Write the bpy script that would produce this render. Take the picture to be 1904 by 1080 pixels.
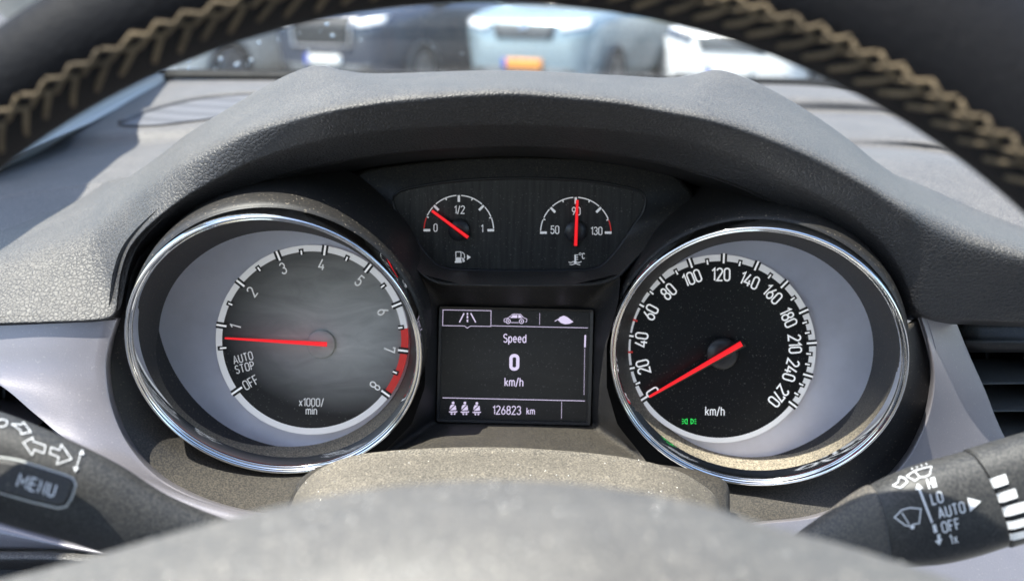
import bpy, bmesh, math, random
from mathutils import Vector, Matrix
from mathutils.bvhtree import BVHTree
from mathutils.geometry import tessellate_polygon
random.seed(7)
for o in list(bpy.data.objects): bpy.data.objects.remove(o)
SC = bpy.context.scene
COL = SC.collection
R = math.radians

# ------------------------------------------------------------------ camera
F = 1650.0                       # focal length in photo pixels
PITCH, ROLL = R(17.6), R(1.0)
CAM = Vector((0, 0, 1.12))
FWD = Vector((0, math.cos(PITCH), -math.sin(PITCH)))
D0 = Vector((0, -math.sin(PITCH), -math.cos(PITCH)))
X0 = Vector((1, 0, 0))
RT = X0 * math.cos(ROLL) - D0 * math.sin(ROLL)
DN = D0 * math.cos(ROLL) + X0 * math.sin(ROLL)
def C2W(c): return CAM + RT * c[0] + DN * c[1] + FWD * c[2]
def C2Wd(c): return RT * c[0] + DN * c[1] + FWD * c[2]
def W(x, y, z): return CAM + RT * ((x - 952) / F * z) + DN * ((y - 540) / F * z) + FWD * z
cam = bpy.data.cameras.new('camera'); co = bpy.data.objects.new('camera', cam); COL.objects.link(co)
m = Matrix((RT, -DN, -FWD)).transposed().to_4x4(); m.translation = CAM
co.matrix_world = m
cam.sensor_width = 36; cam.lens = F / 1904 * 36
cam.clip_start = 0.01; cam.clip_end = 2000
cam.dof.use_dof = True; cam.dof.focus_distance = 0.345; cam.dof.aperture_fstop = cam.lens / 4.0
SC.camera = co

# ------------------------------------------------------------------ light
SUN = Vector((-0.38, -0.20, 0.90)).normalized()
w = bpy.data.worlds.new('World'); SC.world = w; w.use_nodes = True
nt = w.node_tree; nt.nodes.clear()
sky = nt.nodes.new('ShaderNodeTexSky'); sky.sky_type = 'NISHITA'; sky.sun_disc = False
sky.sun_elevation = math.asin(SUN.z); sky.sun_rotation = math.atan2(SUN.x, SUN.y)
bg = nt.nodes.new('ShaderNodeBackground'); bg.inputs[1].default_value = 0.15
wo = nt.nodes.new('ShaderNodeOutputWorld')
nt.links.new(sky.outputs[0], bg.inputs[0]); nt.links.new(bg.outputs[0], wo.inputs[0])
sl = bpy.data.lights.new('sun', 'SUN'); sl.energy = 4.2; sl.angle = R(0.5); sl.color = (1, .95, .86)
so = bpy.data.objects.new('sun', sl); COL.objects.link(so)
so.rotation_euler = (-SUN).to_track_quat('-Z', 'Y').to_euler(); so.location = (0, 0, 5)
vs = SC.view_settings; vs.view_transform = 'Standard'; vs.look = 'None'; vs.gamma = 1; vs.use_curve_mapping = False
vs.exposure = 1.5
SC.cycles.max_bounces = 8; SC.cycles.transparent_max_bounces = 12; SC.cycles.use_denoising = True
SC.cycles.sample_clamp_indirect = 8

# ------------------------------------------------------------------ materials
class N:
    def __init__(s, name):
        s.m = bpy.data.materials.new(name); s.m.use_nodes = True; s.t = s.m.node_tree; s.t.nodes.clear()
        s.out = s.n('ShaderNodeOutputMaterial'); s.b = s.n('ShaderNodeBsdfPrincipled')
        s.l(s.b, 0, s.out, 0); s.tc = s.n('ShaderNodeTexCoord')
    def n(s, t, **k):
        x = s.t.nodes.new(t)
        for a, v in k.items(): setattr(x, a, v)
        return x
    def l(s, a, i, b, j): s.t.links.new(a.outputs[i], b.inputs[j])
    def noise(s, scale, detail=2, rough=.5, src=None):
        x = s.n('ShaderNodeTexNoise'); x.inputs['Scale'].default_value = scale
        x.inputs['Detail'].default_value = detail; x.inputs['Roughness'].default_value = rough
        s.t.links.new((src or s.tc.outputs['Object']), x.inputs['Vector']); return x
    def ramp(s, src, stops):
        x = s.n('ShaderNodeValToRGB'); e = x.color_ramp.elements
        while len(e) < len(stops): e.new(.5)
        for q, (p, c) in zip(e, stops): q.position = p; q.color = (c, c, c, 1) if not hasattr(c, '__len__') else (*c, 1)
        s.t.links.new(src, x.inputs[0]); return x
    def mix(s, fac, a, b, blend='MIX'):
        x = s.n('ShaderNodeMix', data_type='RGBA', blend_type=blend)
        for i, v in ((0, fac), (6, a), (7, b)):
            if hasattr(v, 'is_output'): s.t.links.new(v, x.inputs[i])
            elif i == 0: x.inputs[0].default_value = v
            else: x.inputs[i].default_value = (*v, 1)
        return x.outputs[2]
    def math(s, op, a, b=0.0):
        x = s.n('ShaderNodeMath', operation=op)
        for i, v in ((0, a), (1, b)):
            if hasattr(v, 'is_output'): s.t.links.new(v, x.inputs[i])
            else: x.inputs[i].default_value = v
        return x.outputs[0]
    def set(s, **k):
        for a, v in k.items():
            i = s.b.inputs[a.replace('_', ' ')]
            if hasattr(v, 'is_output'): s.t.links.new(v, i)
            elif hasattr(v, '__len__'): i.default_value = (*v, 1)
            else: i.default_value = v
        return s
    def bump(s, h, strength, dist):
        x = s.n('ShaderNodeBump'); x.inputs['Strength'].default_value = strength; x.inputs['Distance'].default_value = dist
        s.t.links.new(h, x.inputs['Height']); s.l(x, 0, s.b, 'Normal'); return x

def plain(name, c, rough=.5, metal=0., coat=0., emit=None, es=0., spec=.5, wear=.12):
    a = N(name); nz = a.noise(60, 4, .6)
    col = a.mix(a.ramp(nz.outputs[0], [(.35, 0), (.65, 1)]).outputs[0], tuple(x * (1 - wear) for x in c), tuple(min(1, x * (1 + wear)) for x in c))
    a.set(Base_Color=col, Metallic=metal, Coat_Weight=coat, Specular_IOR_Level=spec)
    rr = a.math('MULTIPLY_ADD', nz.outputs[0], rough * .4); rr.node.inputs[2].default_value = rough * .8
    a.set(Roughness=rr)
    if emit: a.set(Emission_Color=emit, Emission_Strength=es)
    return a.m

def dusty(name, base, dust=(.40, .34, .26), film=.1, specks=.3, up=.5, rough=.5, grain=None, metal=0., spec=.5, speck_scale=2850, flake=0., gs=.5, sheen=0., big_scale=38, big_lo=.72):
    """plastic or leather carrying settled dust: an even film, more of it on faces that point up, and separate specks"""
    a = N(name)
    geo = a.n('ShaderNodeNewGeometry'); sx = a.n('ShaderNodeSeparateXYZ'); a.l(geo, 'Normal', sx, 0)
    upf = a.ramp(sx.outputs[2], [(.15, 0), (.95, 1)]).outputs[0]
    big = a.ramp(a.noise(big_scale, 5, .65).outputs[0], [(.3, big_lo), (.7, 1)]).outputs[0]
    fine = a.ramp(a.noise(speck_scale, 2, .6).outputs[0], [(.40, 0), (.64, 1)]).outputs[0]
    spk = a.ramp(a.noise(speck_scale * .8, 0).outputs[0], [(.725, 0), (.78, 1)]).outputs[0]
    amt = a.math('MULTIPLY_ADD', upf, up); amt.node.inputs[2].default_value = film
    amt = a.math('MULTIPLY', amt, big)
    mott = a.math('MULTIPLY_ADD', fine, 1.1); mott.node.inputs[2].default_value = .36
    amt = a.math('MULTIPLY', amt, mott)
    sp2 = a.math('MULTIPLY', spk, specks)
    amt = a.math('MAXIMUM', amt, sp2)
    amt = a.math('MINIMUM', amt, 1.)
    col = a.mix(amt, base, dust)
    a.set(Base_Color=col, Metallic=metal, Specular_IOR_Level=spec)
    ro = a.math('MULTIPLY_ADD', amt, .9 - rough); ro.node.inputs[2].default_value = rough
    ro = a.math('MINIMUM', ro, .95); a.set(Roughness=ro)
    if sheen: a.set(Sheen_Weight=sheen, Sheen_Roughness=.4)
    h = None
    if grain:
        v = a.n('ShaderNodeTexVoronoi', feature='DISTANCE_TO_EDGE'); v.inputs['Scale'].default_value = grain
        wv = a.noise(grain * .8, 2)
        vm = a.n('ShaderNodeVectorMath', operation='MULTIPLY_ADD'); vm.inputs[1].default_value = (.6 / grain,) * 3
        a.l(wv, 1, vm, 0); a.t.links.new(a.tc.outputs['Object'], vm.inputs[2]); a.l(vm, 0, v, 'Vector')
        h = a.ramp(v.outputs[0], [(0, 0), (.10, .55), (.35, 1)]).outputs[0]
        a.bump(h, gs, .30 / grain)
    else:
        a.bump(fine, .12, .00012)
    return a.m

M = {}
M['leather'] = dusty('grained_leather', (.022, .022, .025), film=.02, specks=.10, up=.27, rough=.48, grain=620, gs=.42, dust=(.42, .39, .34), spec=.6, speck_scale=1700)
M['pad'] = dusty('dash_pad_plastic', (.040, .040, .046), film=.08, specks=.3, up=.24, rough=.5, grain=700, gs=.3, dust=(.46, .43, .39), spec=.6, speck_scale=1700)
M['plastic'] = dusty('matt_black_plastic', (.013, .013, .015), film=.014, specks=.2, up=.15, rough=.5, speck_scale=1500, dust=(.36, .31, .23))
M['collar'] = dusty('collar_plastic', (.011, .011, .012), film=.006, specks=.35, up=.04, rough=.5, speck_scale=1500)
M['visor'] = dusty('visor_plastic', (.016, .015, .017), film=.01, specks=.05, up=.02, rough=.55, speck_scale=1700)  # plain dark plastic, nearly free of dust
M['tubewall'] = dusty('tube_wall_plastic', (.015, .015, .016), film=.03, specks=.3, up=.75, rough=.55, speck_scale=1500, dust=(.50, .43, .32))
M['shroud'] = dusty('dusty_column_plastic', (.05, .048, .045), film=.19, specks=.7, up=.20, big_lo=.6, rough=.6, speck_scale=1500, dust=(.48, .42, .33))
M['hub'] = dusty('dusty_wheel_cover', (.06, .06, .062), film=.11, specks=.6, up=.11, big_scale=110, big_lo=.62, rough=.5, speck_scale=1500, dust=(.50, .46, .40))
M['rim'] = dusty('rim_leather', (.008, .008, .010), film=.0, specks=.03, up=.01, rough=.6, grain=500, gs=.2, spec=.2)
M['silver'] = dusty('silver_trim_paint', (.265, .25, .275), film=.02, specks=.14, up=.04, rough=.36, metal=.35, dust=(.7, .66, .6), speck_scale=1500)
M['stalk'] = dusty('stalk_plastic', (.016, .017, .020), film=.055, specks=.12, up=.11, rough=.45, speck_scale=1300, dust=(.4, .38, .34))
M['chrome'] = plain('chrome', (.86, .87, .88), .06, 1.0, wear=.03)
M['lavender'] = plain('lavender_dial_foil', (.78, .78, .89), .42, .15, wear=.05)
M['white_ring'] = plain('white_scale_plastic', (.80, .80, .82), .4, wear=.03, emit=(1, 1, 1), es=.09)
M['grey_ring'] = plain('grey_scale_plastic', (.52, .52, .54), .4, wear=.05)
M['print_white'] = plain('white_print', (.85, .85, .86), .5, emit=(1, 1, 1), es=.16, wear=.02)
M['print_grey'] = plain('grey_print', (.7, .7, .7), .5, emit=(1, 1, 1), es=.10, wear=.02)
M['print_black'] = plain('black_print', (.012, .012, .013), .45)
M['print_red'] = plain('red_print', (.62, .04, .035), .45, emit=(1, .05, .04), es=.07)
M['needle'] = plain('red_needle', (.75, .02, .03), .4, emit=(1, .015, .02), es=.26)
M['green'] = plain('green_lamp', (.02, .3, .06), .5, emit=(.03, .8, .12), es=.45)
M['screen_ink'] = plain('lit_display_segment', (.3, .28, .35), .5, emit=(.80, .70, .95), es=.30, wear=.02)
M['hubcap'] = plain('needle_hub_plastic', (.03, .03, .032), .35)
M['black'] = plain('black_void', (.006, .006, .007), .6)
M['seam'] = plain('black_seam', (.004, .004, .004), .7)
M['stalk_white'] = plain('white_stalk_print', (.82, .83, .85), .5, wear=.05)
M['button'] = dusty('button_rubber', (.016, .016, .017), film=.015, specks=.2, up=.05, rough=.5, speck_scale=1500)
M['pillar'] = dusty('pale_pillar_plastic', (.55, .56, .54), film=.05, specks=.1, up=.05, rough=.6)
M['thread'] = plain('tan_thread', (.12, .09, .055), .85, wear=.4)
M['headliner'] = plain('grey_headliner', (.34, .34, .34), .9)

def dial_mat(name, base, smear, streak=False):
    a = N(name)
    mp = a.n('ShaderNodeMapping'); a.l(a.tc, 'Object', mp, 0)
    if streak: mp.inputs['Scale'].default_value = (6, 1, .35)
    else: mp.inputs['Scale'].default_value = (.45, 1, 1.4); mp.inputs['Rotation'].default_value = (0, .35, 0)
    nz = a.noise(110 if streak else 85, 6, .6, mp.outputs[0])
    if not streak: nz.inputs['Distortion'].default_value = .9
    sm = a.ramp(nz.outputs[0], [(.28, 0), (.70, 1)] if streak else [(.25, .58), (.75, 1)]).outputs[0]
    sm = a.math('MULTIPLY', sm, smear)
    if not streak:          # wiped dust with reflected haze painted in, strongest right of the middle
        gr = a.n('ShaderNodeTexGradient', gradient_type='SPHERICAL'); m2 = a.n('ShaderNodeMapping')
        a.l(a.tc, 'Object', m2, 0); m2.name = 'smear_haze_place'
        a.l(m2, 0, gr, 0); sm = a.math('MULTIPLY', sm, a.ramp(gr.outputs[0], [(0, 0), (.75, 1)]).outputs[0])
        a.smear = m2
    spk = a.ramp(a.noise(1500, 0).outputs[0], [(.74, 0), (.78, 1)]).outputs[0]
    amt = a.math('MAXIMUM', sm, a.math('MULTIPLY', spk, .13))
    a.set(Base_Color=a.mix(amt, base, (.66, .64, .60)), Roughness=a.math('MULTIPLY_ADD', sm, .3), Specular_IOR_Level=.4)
    a.b.inputs['Roughness'].links[0].from_node.inputs[2].default_value = .38
    return a
dmT = dial_mat('smeared_haze_tachometer_face', (.02, .02, .021), 1.0); M['dial_tach'] = dmT.m
M['dial_speed'] = dial_mat('black_speedometer_face', (.009, .009, .010), 0.0).m
M['dial_small'] = dial_mat('streaked_small_gauge_face', (.012, .012, .012), .05, True).m
M['screen'] = dial_mat('black_screen_face', (.014, .014, .015), .05).m

# ------------------------------------------------------------------ object helpers
LOC = {}
def tag(o, label=None, cat=None, group=None, kind=None):
    for k, v in (('label', label), ('category', cat), ('group', group), ('kind', kind)):
        if v: o[k] = v
    return o
def thing(name, label, cat, loc, group=None):
    o = bpy.data.objects.new(name, None); COL.objects.link(o); o.location = loc; o.empty_display_size = .02
    LOC[o] = Vector(loc); return tag(o, label, cat, group)
def mk(name, verts, faces, mat, parent=None, smooth=True, loc=None, weld=0):
    """one mesh object from world-space vertices; a child sits at its thing's origin"""
    base = LOC[parent] if parent else Vector(loc if loc is not None else (0, 0, 0))
    me = bpy.data.meshes.new(name); me.from_pydata([tuple(Vector(v) - base) for v in verts], [], faces)
    if weld:
        bm = bmesh.new(); bm.from_mesh(me); bmesh.ops.remove_doubles(bm, verts=bm.verts, dist=weld)
        bmesh.ops.recalc_face_normals(bm, faces=bm.faces); bm.to_mesh(me); bm.free()
    if smooth:
        for p in me.polygons: p.use_smooth = True
    mats = mat if isinstance(mat, (list, tuple)) else [mat]
    for q in mats: me.materials.append(M[q] if isinstance(q, str) else q)
    o = bpy.data.objects.new(name, me); COL.objects.link(o)
    if parent: o.parent = parent
    else: o.location = base
    LOC[o] = base
    return o
def solid(o, t, off=-1, bev=0):
    me = o.data; tot = 0                     # outer side towards the driver, thickness behind it
    for p in me.polygons: tot += p.area if p.normal.dot(CAM - LOC[o] - p.center) > 0 else -p.area
    if tot < 0 and off == -1: me.flip_normals()
    s = o.modifiers.new('thick', 'SOLIDIFY'); s.thickness = t; s.offset = off
    if bev:
        b = o.modifiers.new('edge', 'BEVEL'); b.width = bev; b.segments = 3; b.limit_method = 'ANGLE'; b.angle_limit = R(40)
    return o
def cr(p, t):
    """Catmull-Rom through tuples"""
    n = len(p) - 1; i = min(int(t), n - 1); u = t - i
    a, b, c, d = p[max(i - 1, 0)], p[i], p[i + 1], p[min(i + 2, n)]
    return tuple(.5 * (2 * B + (C - A) * u + (2 * A - 5 * B + 4 * C - D) * u * u + (3 * B - A - 3 * C + D) * u ** 3) for A, B, C, D in zip(a, b, c, d))
def bs(p, t):
    q = [p[0]] * 2 + list(p) + [p[-1]] * 2; t = t * (len(p) + 1) / (len(p) - 1); n = len(q) - 3; i = min(int(t), n - 1); u = t - i
    w0, w1, w2, w3 = (1 - u) ** 3 / 6, (3 * u ** 3 - 6 * u * u + 4) / 6, (-3 * u ** 3 + 3 * u * u + 3 * u + 1) / 6, u ** 3 / 6
    return tuple(a * w0 + b * w1 + c * w2 + d * w3 for a, b, c, d in zip(q[i], q[i + 1], q[i + 2], q[i + 3]))
def lin(p, t):
    n = len(p) - 1; i = min(int(t), n - 1); u = t - i
    return tuple(a + (b - a) * u for a, b in zip(p[i], p[i + 1]))
def samp(p, k, f=cr): return [f(p, (len(p) - 1) * i / k) for i in range(k + 1)]
def resample(p, k, f=cr):
    """k+1 points evenly spaced along the curve"""
    d = samp(p, 40 * len(p), f); L = [0]
    for a, b in zip(d, d[1:]): L.append(L[-1] + math.dist(a, b))
    out = []; j = 0
    for i in range(k + 1):
        s = L[-1] * i / k
        while j < len(L) - 2 and L[j + 1] < s: j += 1
        u = (s - L[j]) / max(L[j + 1] - L[j], 1e-12); out.append(tuple(a + (b - a) * u for a, b in zip(d[j], d[j + 1])))
    return out
def grid(rows, closed=False):
    n = len(rows[0]); v = [q for r in rows for q in r]; f = []
    for i in range(len(rows) - 1):
        for j in range(n if closed else n - 1):
            k = (j + 1) % n; f.append((i * n + j, i * n + k, (i + 1) * n + k, (i + 1) * n + j))
    return v, f
def patch(cols, ku, kv, fv=cr):
    """cols: control columns of (px,py,depth) with equal row counts -> smooth surface in the world"""
    C = [samp(c, kv, fv) for c in cols]
    rows = []
    for r in range(kv + 1): rows.append([W(*q) for q in samp([c[r] for c in C], ku)])
    return grid(rows)
def frame(nrm):
    n = Vector(nrm).normalized(); u = X0 - n * n.dot(X0); u.normalize(); v = n.cross(u)
    return n, u, v
class Plane:
    """a flat face in the world: photo pixels are met where their ray crosses it"""
    def __init__(s, o, n):
        s.o = Vector(o); s.n = Vector(n).normalized()
        if s.n.dot(CAM - s.o) < 0: s.n = -s.n
    def hit(s, x, y, lift=0.0):
        d = (W(x, y, 1) - CAM); t = s.n.dot(s.o + s.n * lift - CAM) / s.n.dot(d); return CAM + d * t
class Drape:
    """the curved face of an object already built"""
    def __init__(s, objs, fallback):
        vs_, fs = [], []
        dg = bpy.context.evaluated_depsgraph_get()
        for o in objs:
            me = o.evaluated_get(dg).to_mesh(); k = len(vs_)
            vs_ += [LOC[o] + v.co for v in me.vertices]; fs += [[k + i for i in p.vertices] for p in me.polygons]
        s.b = BVHTree.FromPolygons(vs_, fs); s.p = fallback
    def hit(s, x, y, lift=0.0):
        d = (W(x, y, 1) - CAM).normalized(); h, n, i, t = s.b.ray_cast(CAM, d)
        if h is None: return s.p.hit(x, y, lift)
        if n.dot(d) > 0: n = -n
        return h + n * lift
def tube(path, r, n=10, closed=False):
    rows = []; m = len(path)
    for i, p in enumerate(path):
        a = path[i - 1] if i or closed else p; b = path[(i + 1) % m] if i < m - 1 or closed else p
        t = (b - a).normalized(); e = t.cross(Vector((.31, .2, .93))).normalized(); g_ = t.cross(e)
        rr = r[i] if hasattr(r, '__len__') else r
        rows.append([p + (e * math.cos(2 * math.pi * k / n) + g_ * math.sin(2 * math.pi * k / n)) * rr for k in range(n)])
    if closed: rows.append(rows[0])
    v, f = grid(rows, True)
    if not closed: f += [tuple(range(n))[::-1], tuple(range(len(v) - n, len(v)))]
    return v, f
class Draw:
    """flat printed graphics: filled outlines and strokes collected in photo pixels, then laid on a surface"""
    def __init__(s, fine=False): s.fine = fine; s.v = []; s.f = []; s.lift = []; s.k = 0
    def poly(s, pts):
        pts = [tuple(p) for p in pts]; base = len(s.v); s.v += pts; s.lift += [s.k * 4e-6] * len(pts); s.k += 1
        for t in tessellate_polygon([[Vector((x, y, 0)) for x, y in pts]]): s.f.append(tuple(base + i for i in t))
        return s
    def stroke(s, pts, wd, closed=False):
        p = [Vector(q) for q in pts]
        if s.fine:
            p2 = []
            for a, b in zip(p, p[1:] + ([p[0]] if closed else [])):
                k = max(1, int((b - a).length / 4)); p2 += [a.lerp(b, i / k) for i in range(k)]
            p = p2 if closed else p2 + [p[-1]]
        q = [p[0]]
        for a in p[1:]:
            if (a - q[-1]).length > 1e-4: q.append(a)
        if closed and (q[0] - q[-1]).length < 1e-4: q.pop()
        n = len(q); L, Rr = [], []
        for i in range(n):
            a = q[i - 1] if (i > 0 or closed) else None; c = q[(i + 1) % n] if (i < n - 1 or closed) else None
            d1 = (q[i] - a).normalized() if a is not None else None; d2 = (c - q[i]).normalized() if c is not None else None
            if d1 is None: d1 = d2
            if d2 is None: d2 = d1
            t = d1 + d2; t = t.normalized() if t.length > 1e-3 else d1
            nn = Vector((-t.y, t.x)); m = Vector((-d1.y, d1.x)).dot(nn); h = wd / 2 / max(m, .5)
            L.append(q[i] + nn * h); Rr.append(q[i] - nn * h)
        base = len(s.v); s.v += [tuple(a) for a in L] + [tuple(a) for a in Rr]; s.lift += [s.k * 4e-6] * (2 * n); s.k += 1
        for i in range(n if closed else n - 1):
            j = (i + 1) % n; s.f.append((base + i, base + j, base + n + j, base + n + i))
        return s
    def circle(s, c, r, wd=None, n=28, a0=0, a1=360):
        pts = [(c[0] + r * math.cos(R(a0 + (a1 - a0) * i / n)), c[1] - r * math.sin(R(a0 + (a1 - a0) * i / n))) for i in range(n + (0 if a1 - a0 == 360 else 1))]
        if wd is None: return s.poly(pts)
        return s.stroke(pts, wd, a1 - a0 == 360)
    def text(s, txt, cx, cy, h, rot=0, wd=.13, xs=1.0, gap=.17, bold=None, persp=None):
        """centred at cx,cy in pixels; rot in degrees anticlockwise"""
        adv = []; x = 0
        for ch in txt:
            g = GLYPH.get(ch); gw = .2 if g is None else g[0]; adv.append(x); x += gw + gap
        tot = x - gap; ca, sa = math.cos(R(rot)), math.sin(R(rot))
        for ch, x0 in zip(txt, adv):
            g = GLYPH.get(ch)
            if g is None: continue
            for st in g[1]:
                closed = st[0] == 'c'; pts = st[1:] if closed else st
                q = []
                for px, py in pts:
                    X = (px + x0 - tot / 2) * h * xs; Y = (py - .5) * h
                    q.append((cx + X * ca - Y * sa, cy - X * sa - Y * ca))
                s.stroke(q, wd * h, closed)
        return s
    def build(s, name, surf, mat, parent, lift=.00025):
        v = [surf.hit(x, y, lift + e) for (x, y), e in zip(s.v, s.lift)]
        o = mk(name, v, s.f, mat, parent, smooth=False)
        bm = bmesh.new(); bm.from_mesh(o.data)
        for f in bm.faces:
            f.normal_update()
            if f.normal.dot(CAM - LOC[o] - f.calc_center_median()) < 0: f.normal_flip()
        bm.to_mesh(o.data); bm.free()
        return o

# stroke lettering: glyph = (width, [polylines]); 'c' first means closed
def A_(cx, cy, rx, ry, a0, a1, n=10): return [(cx + rx * math.cos(R(a0 + (a1 - a0) * i / n)), cy + ry * math.sin(R(a0 + (a1 - a0) * i / n))) for i in range(n + 1)]
def E_(cx, cy, rx, ry, n=18): return ['c'] + [(cx + rx * math.cos(2 * math.pi * i / n), cy + ry * math.sin(2 * math.pi * i / n)) for i in range(n)]
def stad(w, h, r, y0=0): return ['c'] + A_(w - r, y0 + h - r, r, r, 0, 90, 5) + A_(r, y0 + h - r, r, r, 90, 180, 5) + A_(r, y0 + r, r, r, 180, 270, 5) + A_(w - r, y0 + r, r, r, 270, 360, 5)
GLYPH = {
 '0': (.44, [stad(.44, 1, .21)]),
 '1': (.22, [[(0, .78), (.2, 1), (.2, 0)]]),
 '2': (.44, [A_(.22, .77, .22, .23, 170, -25) + [(0, 0), (.46, 0)]]),
 '3': (.44, [A_(.21, .75, .2, .25, 160, -80) , A_(.21, .27, .23, .27, 95, -165)]),
 '4': (.48, [[(.26, 1), (0, .24), (.5, .24)], [(.36, .52), (.36, 0)]]),
 '5': (.44, [[(.42, 1), (.06, 1), (.03, .53)] + A_(.2, .31, .235, .31, 125, -160)]),
 '6': (.44, [[(.32, 1), (.04, .42)], E_(.22, .29, .22, .29)]),
 '7': (.42, [[(0, .82), (0, 1), (.42, 1), (.15, 0)]]),
 '8': (.44, [E_(.22, .76, .19, .24), E_(.22, .27, .22, .27)]),
 '9': (.44, [[(.12, 0), (.40, .58)], E_(.22, .71, .22, .29)]),
 'A': (.5, [[(0, 0), (.25, 1), (.5, 0)], [(.09, .3), (.41, .3)]]),
 'U': (.44, [[(0, 1), (0, .22)] + A_(.22, .22, .22, .22, 180, 360) + [(.44, 1)]]),
 'T': (.44, [[(0, 1), (.44, 1)], [(.22, .97), (.22, 0)]]),
 'O': (.46, [stad(.46, 1, .22)]),
 'S': (.42, [A_(.21, .76, .2, .24, 25, 270, 12) + A_(.21, .26, .21, .26, 90, -155, 12)]),
 'P': (.42, [[(0, 0), (0, 1), (.2, 1)] + A_(.2, .74, .22, .26, 90, -90) + [(0, .48)]]),
 'F': (.38, [[(.38, 1), (0, 1), (0, 0)], [(.03, .52), (.33, .52)]]),
 'H': (.44, [[(0, 0), (0, 1)], [(.44, 0), (.44, 1)], [(0, .52), (.44, .52)]]),
 'I': (.04, [[(.02, 0), (.02, 1)]]),
 'L': (.36, [[(0, 1), (0, 0), (.36, 0)]]),
 'M': (.66, [[(0, 0), (0, 1), (.33, .35), (.66, 1), (.66, 0)]]),
 'E': (.4, [[(.4, 1), (0, 1), (0, 0), (.4, 0)], [(.03, .52), (.35, .52)]]),
 'N': (.46, [[(0, 0), (0, 1), (.46, 0), (.46, 1)]]),
 'C': (.42, [A_(.22, .76, .21, .24, 15, 180, 8) + A_(.22, .24, .21, .24, 180, 345, 8)]),
 'k': (.36, [[(0, 0), (0, 1)], [(.34, .68), (.03, .3)], [(.12, .42), (.36, 0)]]),
 'm': (.6, [[(0, 0), (0, .7)], A_(.16, .5, .15, .2, 170, 0, 8) + [(.31, 0)], A_(.46, .5, .15, .2, 170, 0, 8) + [(.61, 0)]]),
 '/': (.3, [[(0, -.08), (.3, 1.05)]]),
 'h': (.36, [[(0, 0), (0, 1)], A_(.18, .5, .18, .2, 175, 0, 8) + [(.36, 0)]]),
 'x': (.36, [[(0, 0), (.36, .7)], [(0, .7), (.36, 0)]]),
 'i': (.04, [[(.02, 0), (.02, .7)], [(.02, .85), (.02, 1.0)]]),
 'n': (.36, [[(0, 0), (0, .7)], A_(.18, .5, .18, .2, 175, 0, 8) + [(.36, 0)]]),
 'p': (.38, [[(0, -.28), (0, .7)], E_(.19, .35, .19, .35)]),
 'e': (.38, [[(.02, .38), (.37, .38)] + A_(.19, .36, .18, .34, 5, 320, 14)]),
 'd': (.38, [[(.38, 0), (.38, 1)], E_(.19, .35, .19, .35)]),
}

# ================================================================== large structure
def ring_faces(n): return [tuple(range(n))]
v = [(-60, -20, 0), (60, -20, 0), (60, 120, 0), (-60, 120, 0)]
a = N('asphalt'); nz = a.noise(3, 6, .7); n2 = a.noise(90, 3, .7)
a.set(Base_Color=a.mix(a.math('MULTIPLY', n2.outputs[0], nz.outputs[0]), (.05, .05, .052), (.16, .155, .15)), Roughness=.9); a.bump(n2.outputs[0], .4, .01)
tag(mk('ground', v, [(0, 1, 2, 3)], a.m, smooth=False), kind='structure')

# cabin shell of the car the camera sits in: roof, rear and floor keep the light to the windows
cs = bmesh.new()
def bbox(bm, x0, x1, y0, y1, z0, z1):
    r = bmesh.ops.create_cube(bm, size=1)
    for q in r['verts']: q.co = ((x0 + x1) / 2 + q.co.x * (x1 - x0), (y0 + y1) / 2 + q.co.y * (y1 - y0), (z0 + z1) / 2 + q.co.z * (z1 - z0))
    return r
bbox(cs, -.44, .98, -2.2, -.16, 1.42, 1.46)
bbox(cs, -.44, .98, -2.2, .95, .30, .34)
bbox(cs, -.48, -.44, -2.2, .95, .30, .98)
bbox(cs, .98, 1.02, -2.2, .95, .30, .98)
bbox(cs, -.44, .98, -2.24, -2.2, .30, 1.46)
bbox(cs, -.44, .98, .88, .95, .34, .98)
me = bpy.data.meshes.new('cabin_shell'); cs.to_mesh(me); cs.free(); me.materials.append(M['headliner'])
tag(bpy.data.objects.new('cabin_shell', me), kind='structure'); COL.objects.link(bpy.data.objects['cabin_shell'])

# ------------------------------------------------------------------ parked cars
def car_paint(name, c, rough=.25, metal=.3):
    a = N(name); nz = a.noise(2.5, 4)
    a.set(Base_Color=a.mix(nz.outputs[0], tuple(x * .9 for x in c), tuple(min(1, x * 1.08) for x in c)), Roughness=rough, Metallic=metal, Coat_Weight=.6, Coat_Roughness=.05); return a.m
M['tyre'] = plain('tyre_rubber', (.02, .02, .021), .85); M['alloy'] = plain('alloy_wheel', (.5, .5, .52), .3, .8)
M['car_glass'] = plain('dark_car_glass', (.03, .035, .04), .06, coat=1); M['grille'] = plain('dark_grille', (.03, .032, .035), .5)
M['lamp'] = plain('headlamp_lens', (.75, .77, .80), .12, coat=1); M['plate_w'] = plain('white_plate', (.82, .82, .78), .5)
M['plate_o'] = plain('orange_plate', (.85, .33, .06), .5); M['plate_blue'] = plain('blue_plate_band', (.03, .08, .5), .5)
M['lamp_dark'] = plain('smoked_headlamp', (.07, .08, .10), .15, coat=1); M['trimgrey'] = plain('grey_bumper_plastic', (.10, .11, .12), .6)
def sect(hw, z0, z1, r=.16, n=6, tuck=.92):
    """half-open car body section, symmetric, as a closed loop of points"""
    pts = []
    for cx, cz, a0 in ((hw - r, z1 - r, 0), (-hw + r, z1 - r, 90), (-hw * tuck + r, z0 + r, 180), (hw * tuck - r, z0 + r, 270)):
        for i in range(n + 1):
            an = R(a0 + 90 * i / n); pts.append((cx + r * math.cos(an), cz + r * math.sin(an)))
    return pts
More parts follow.
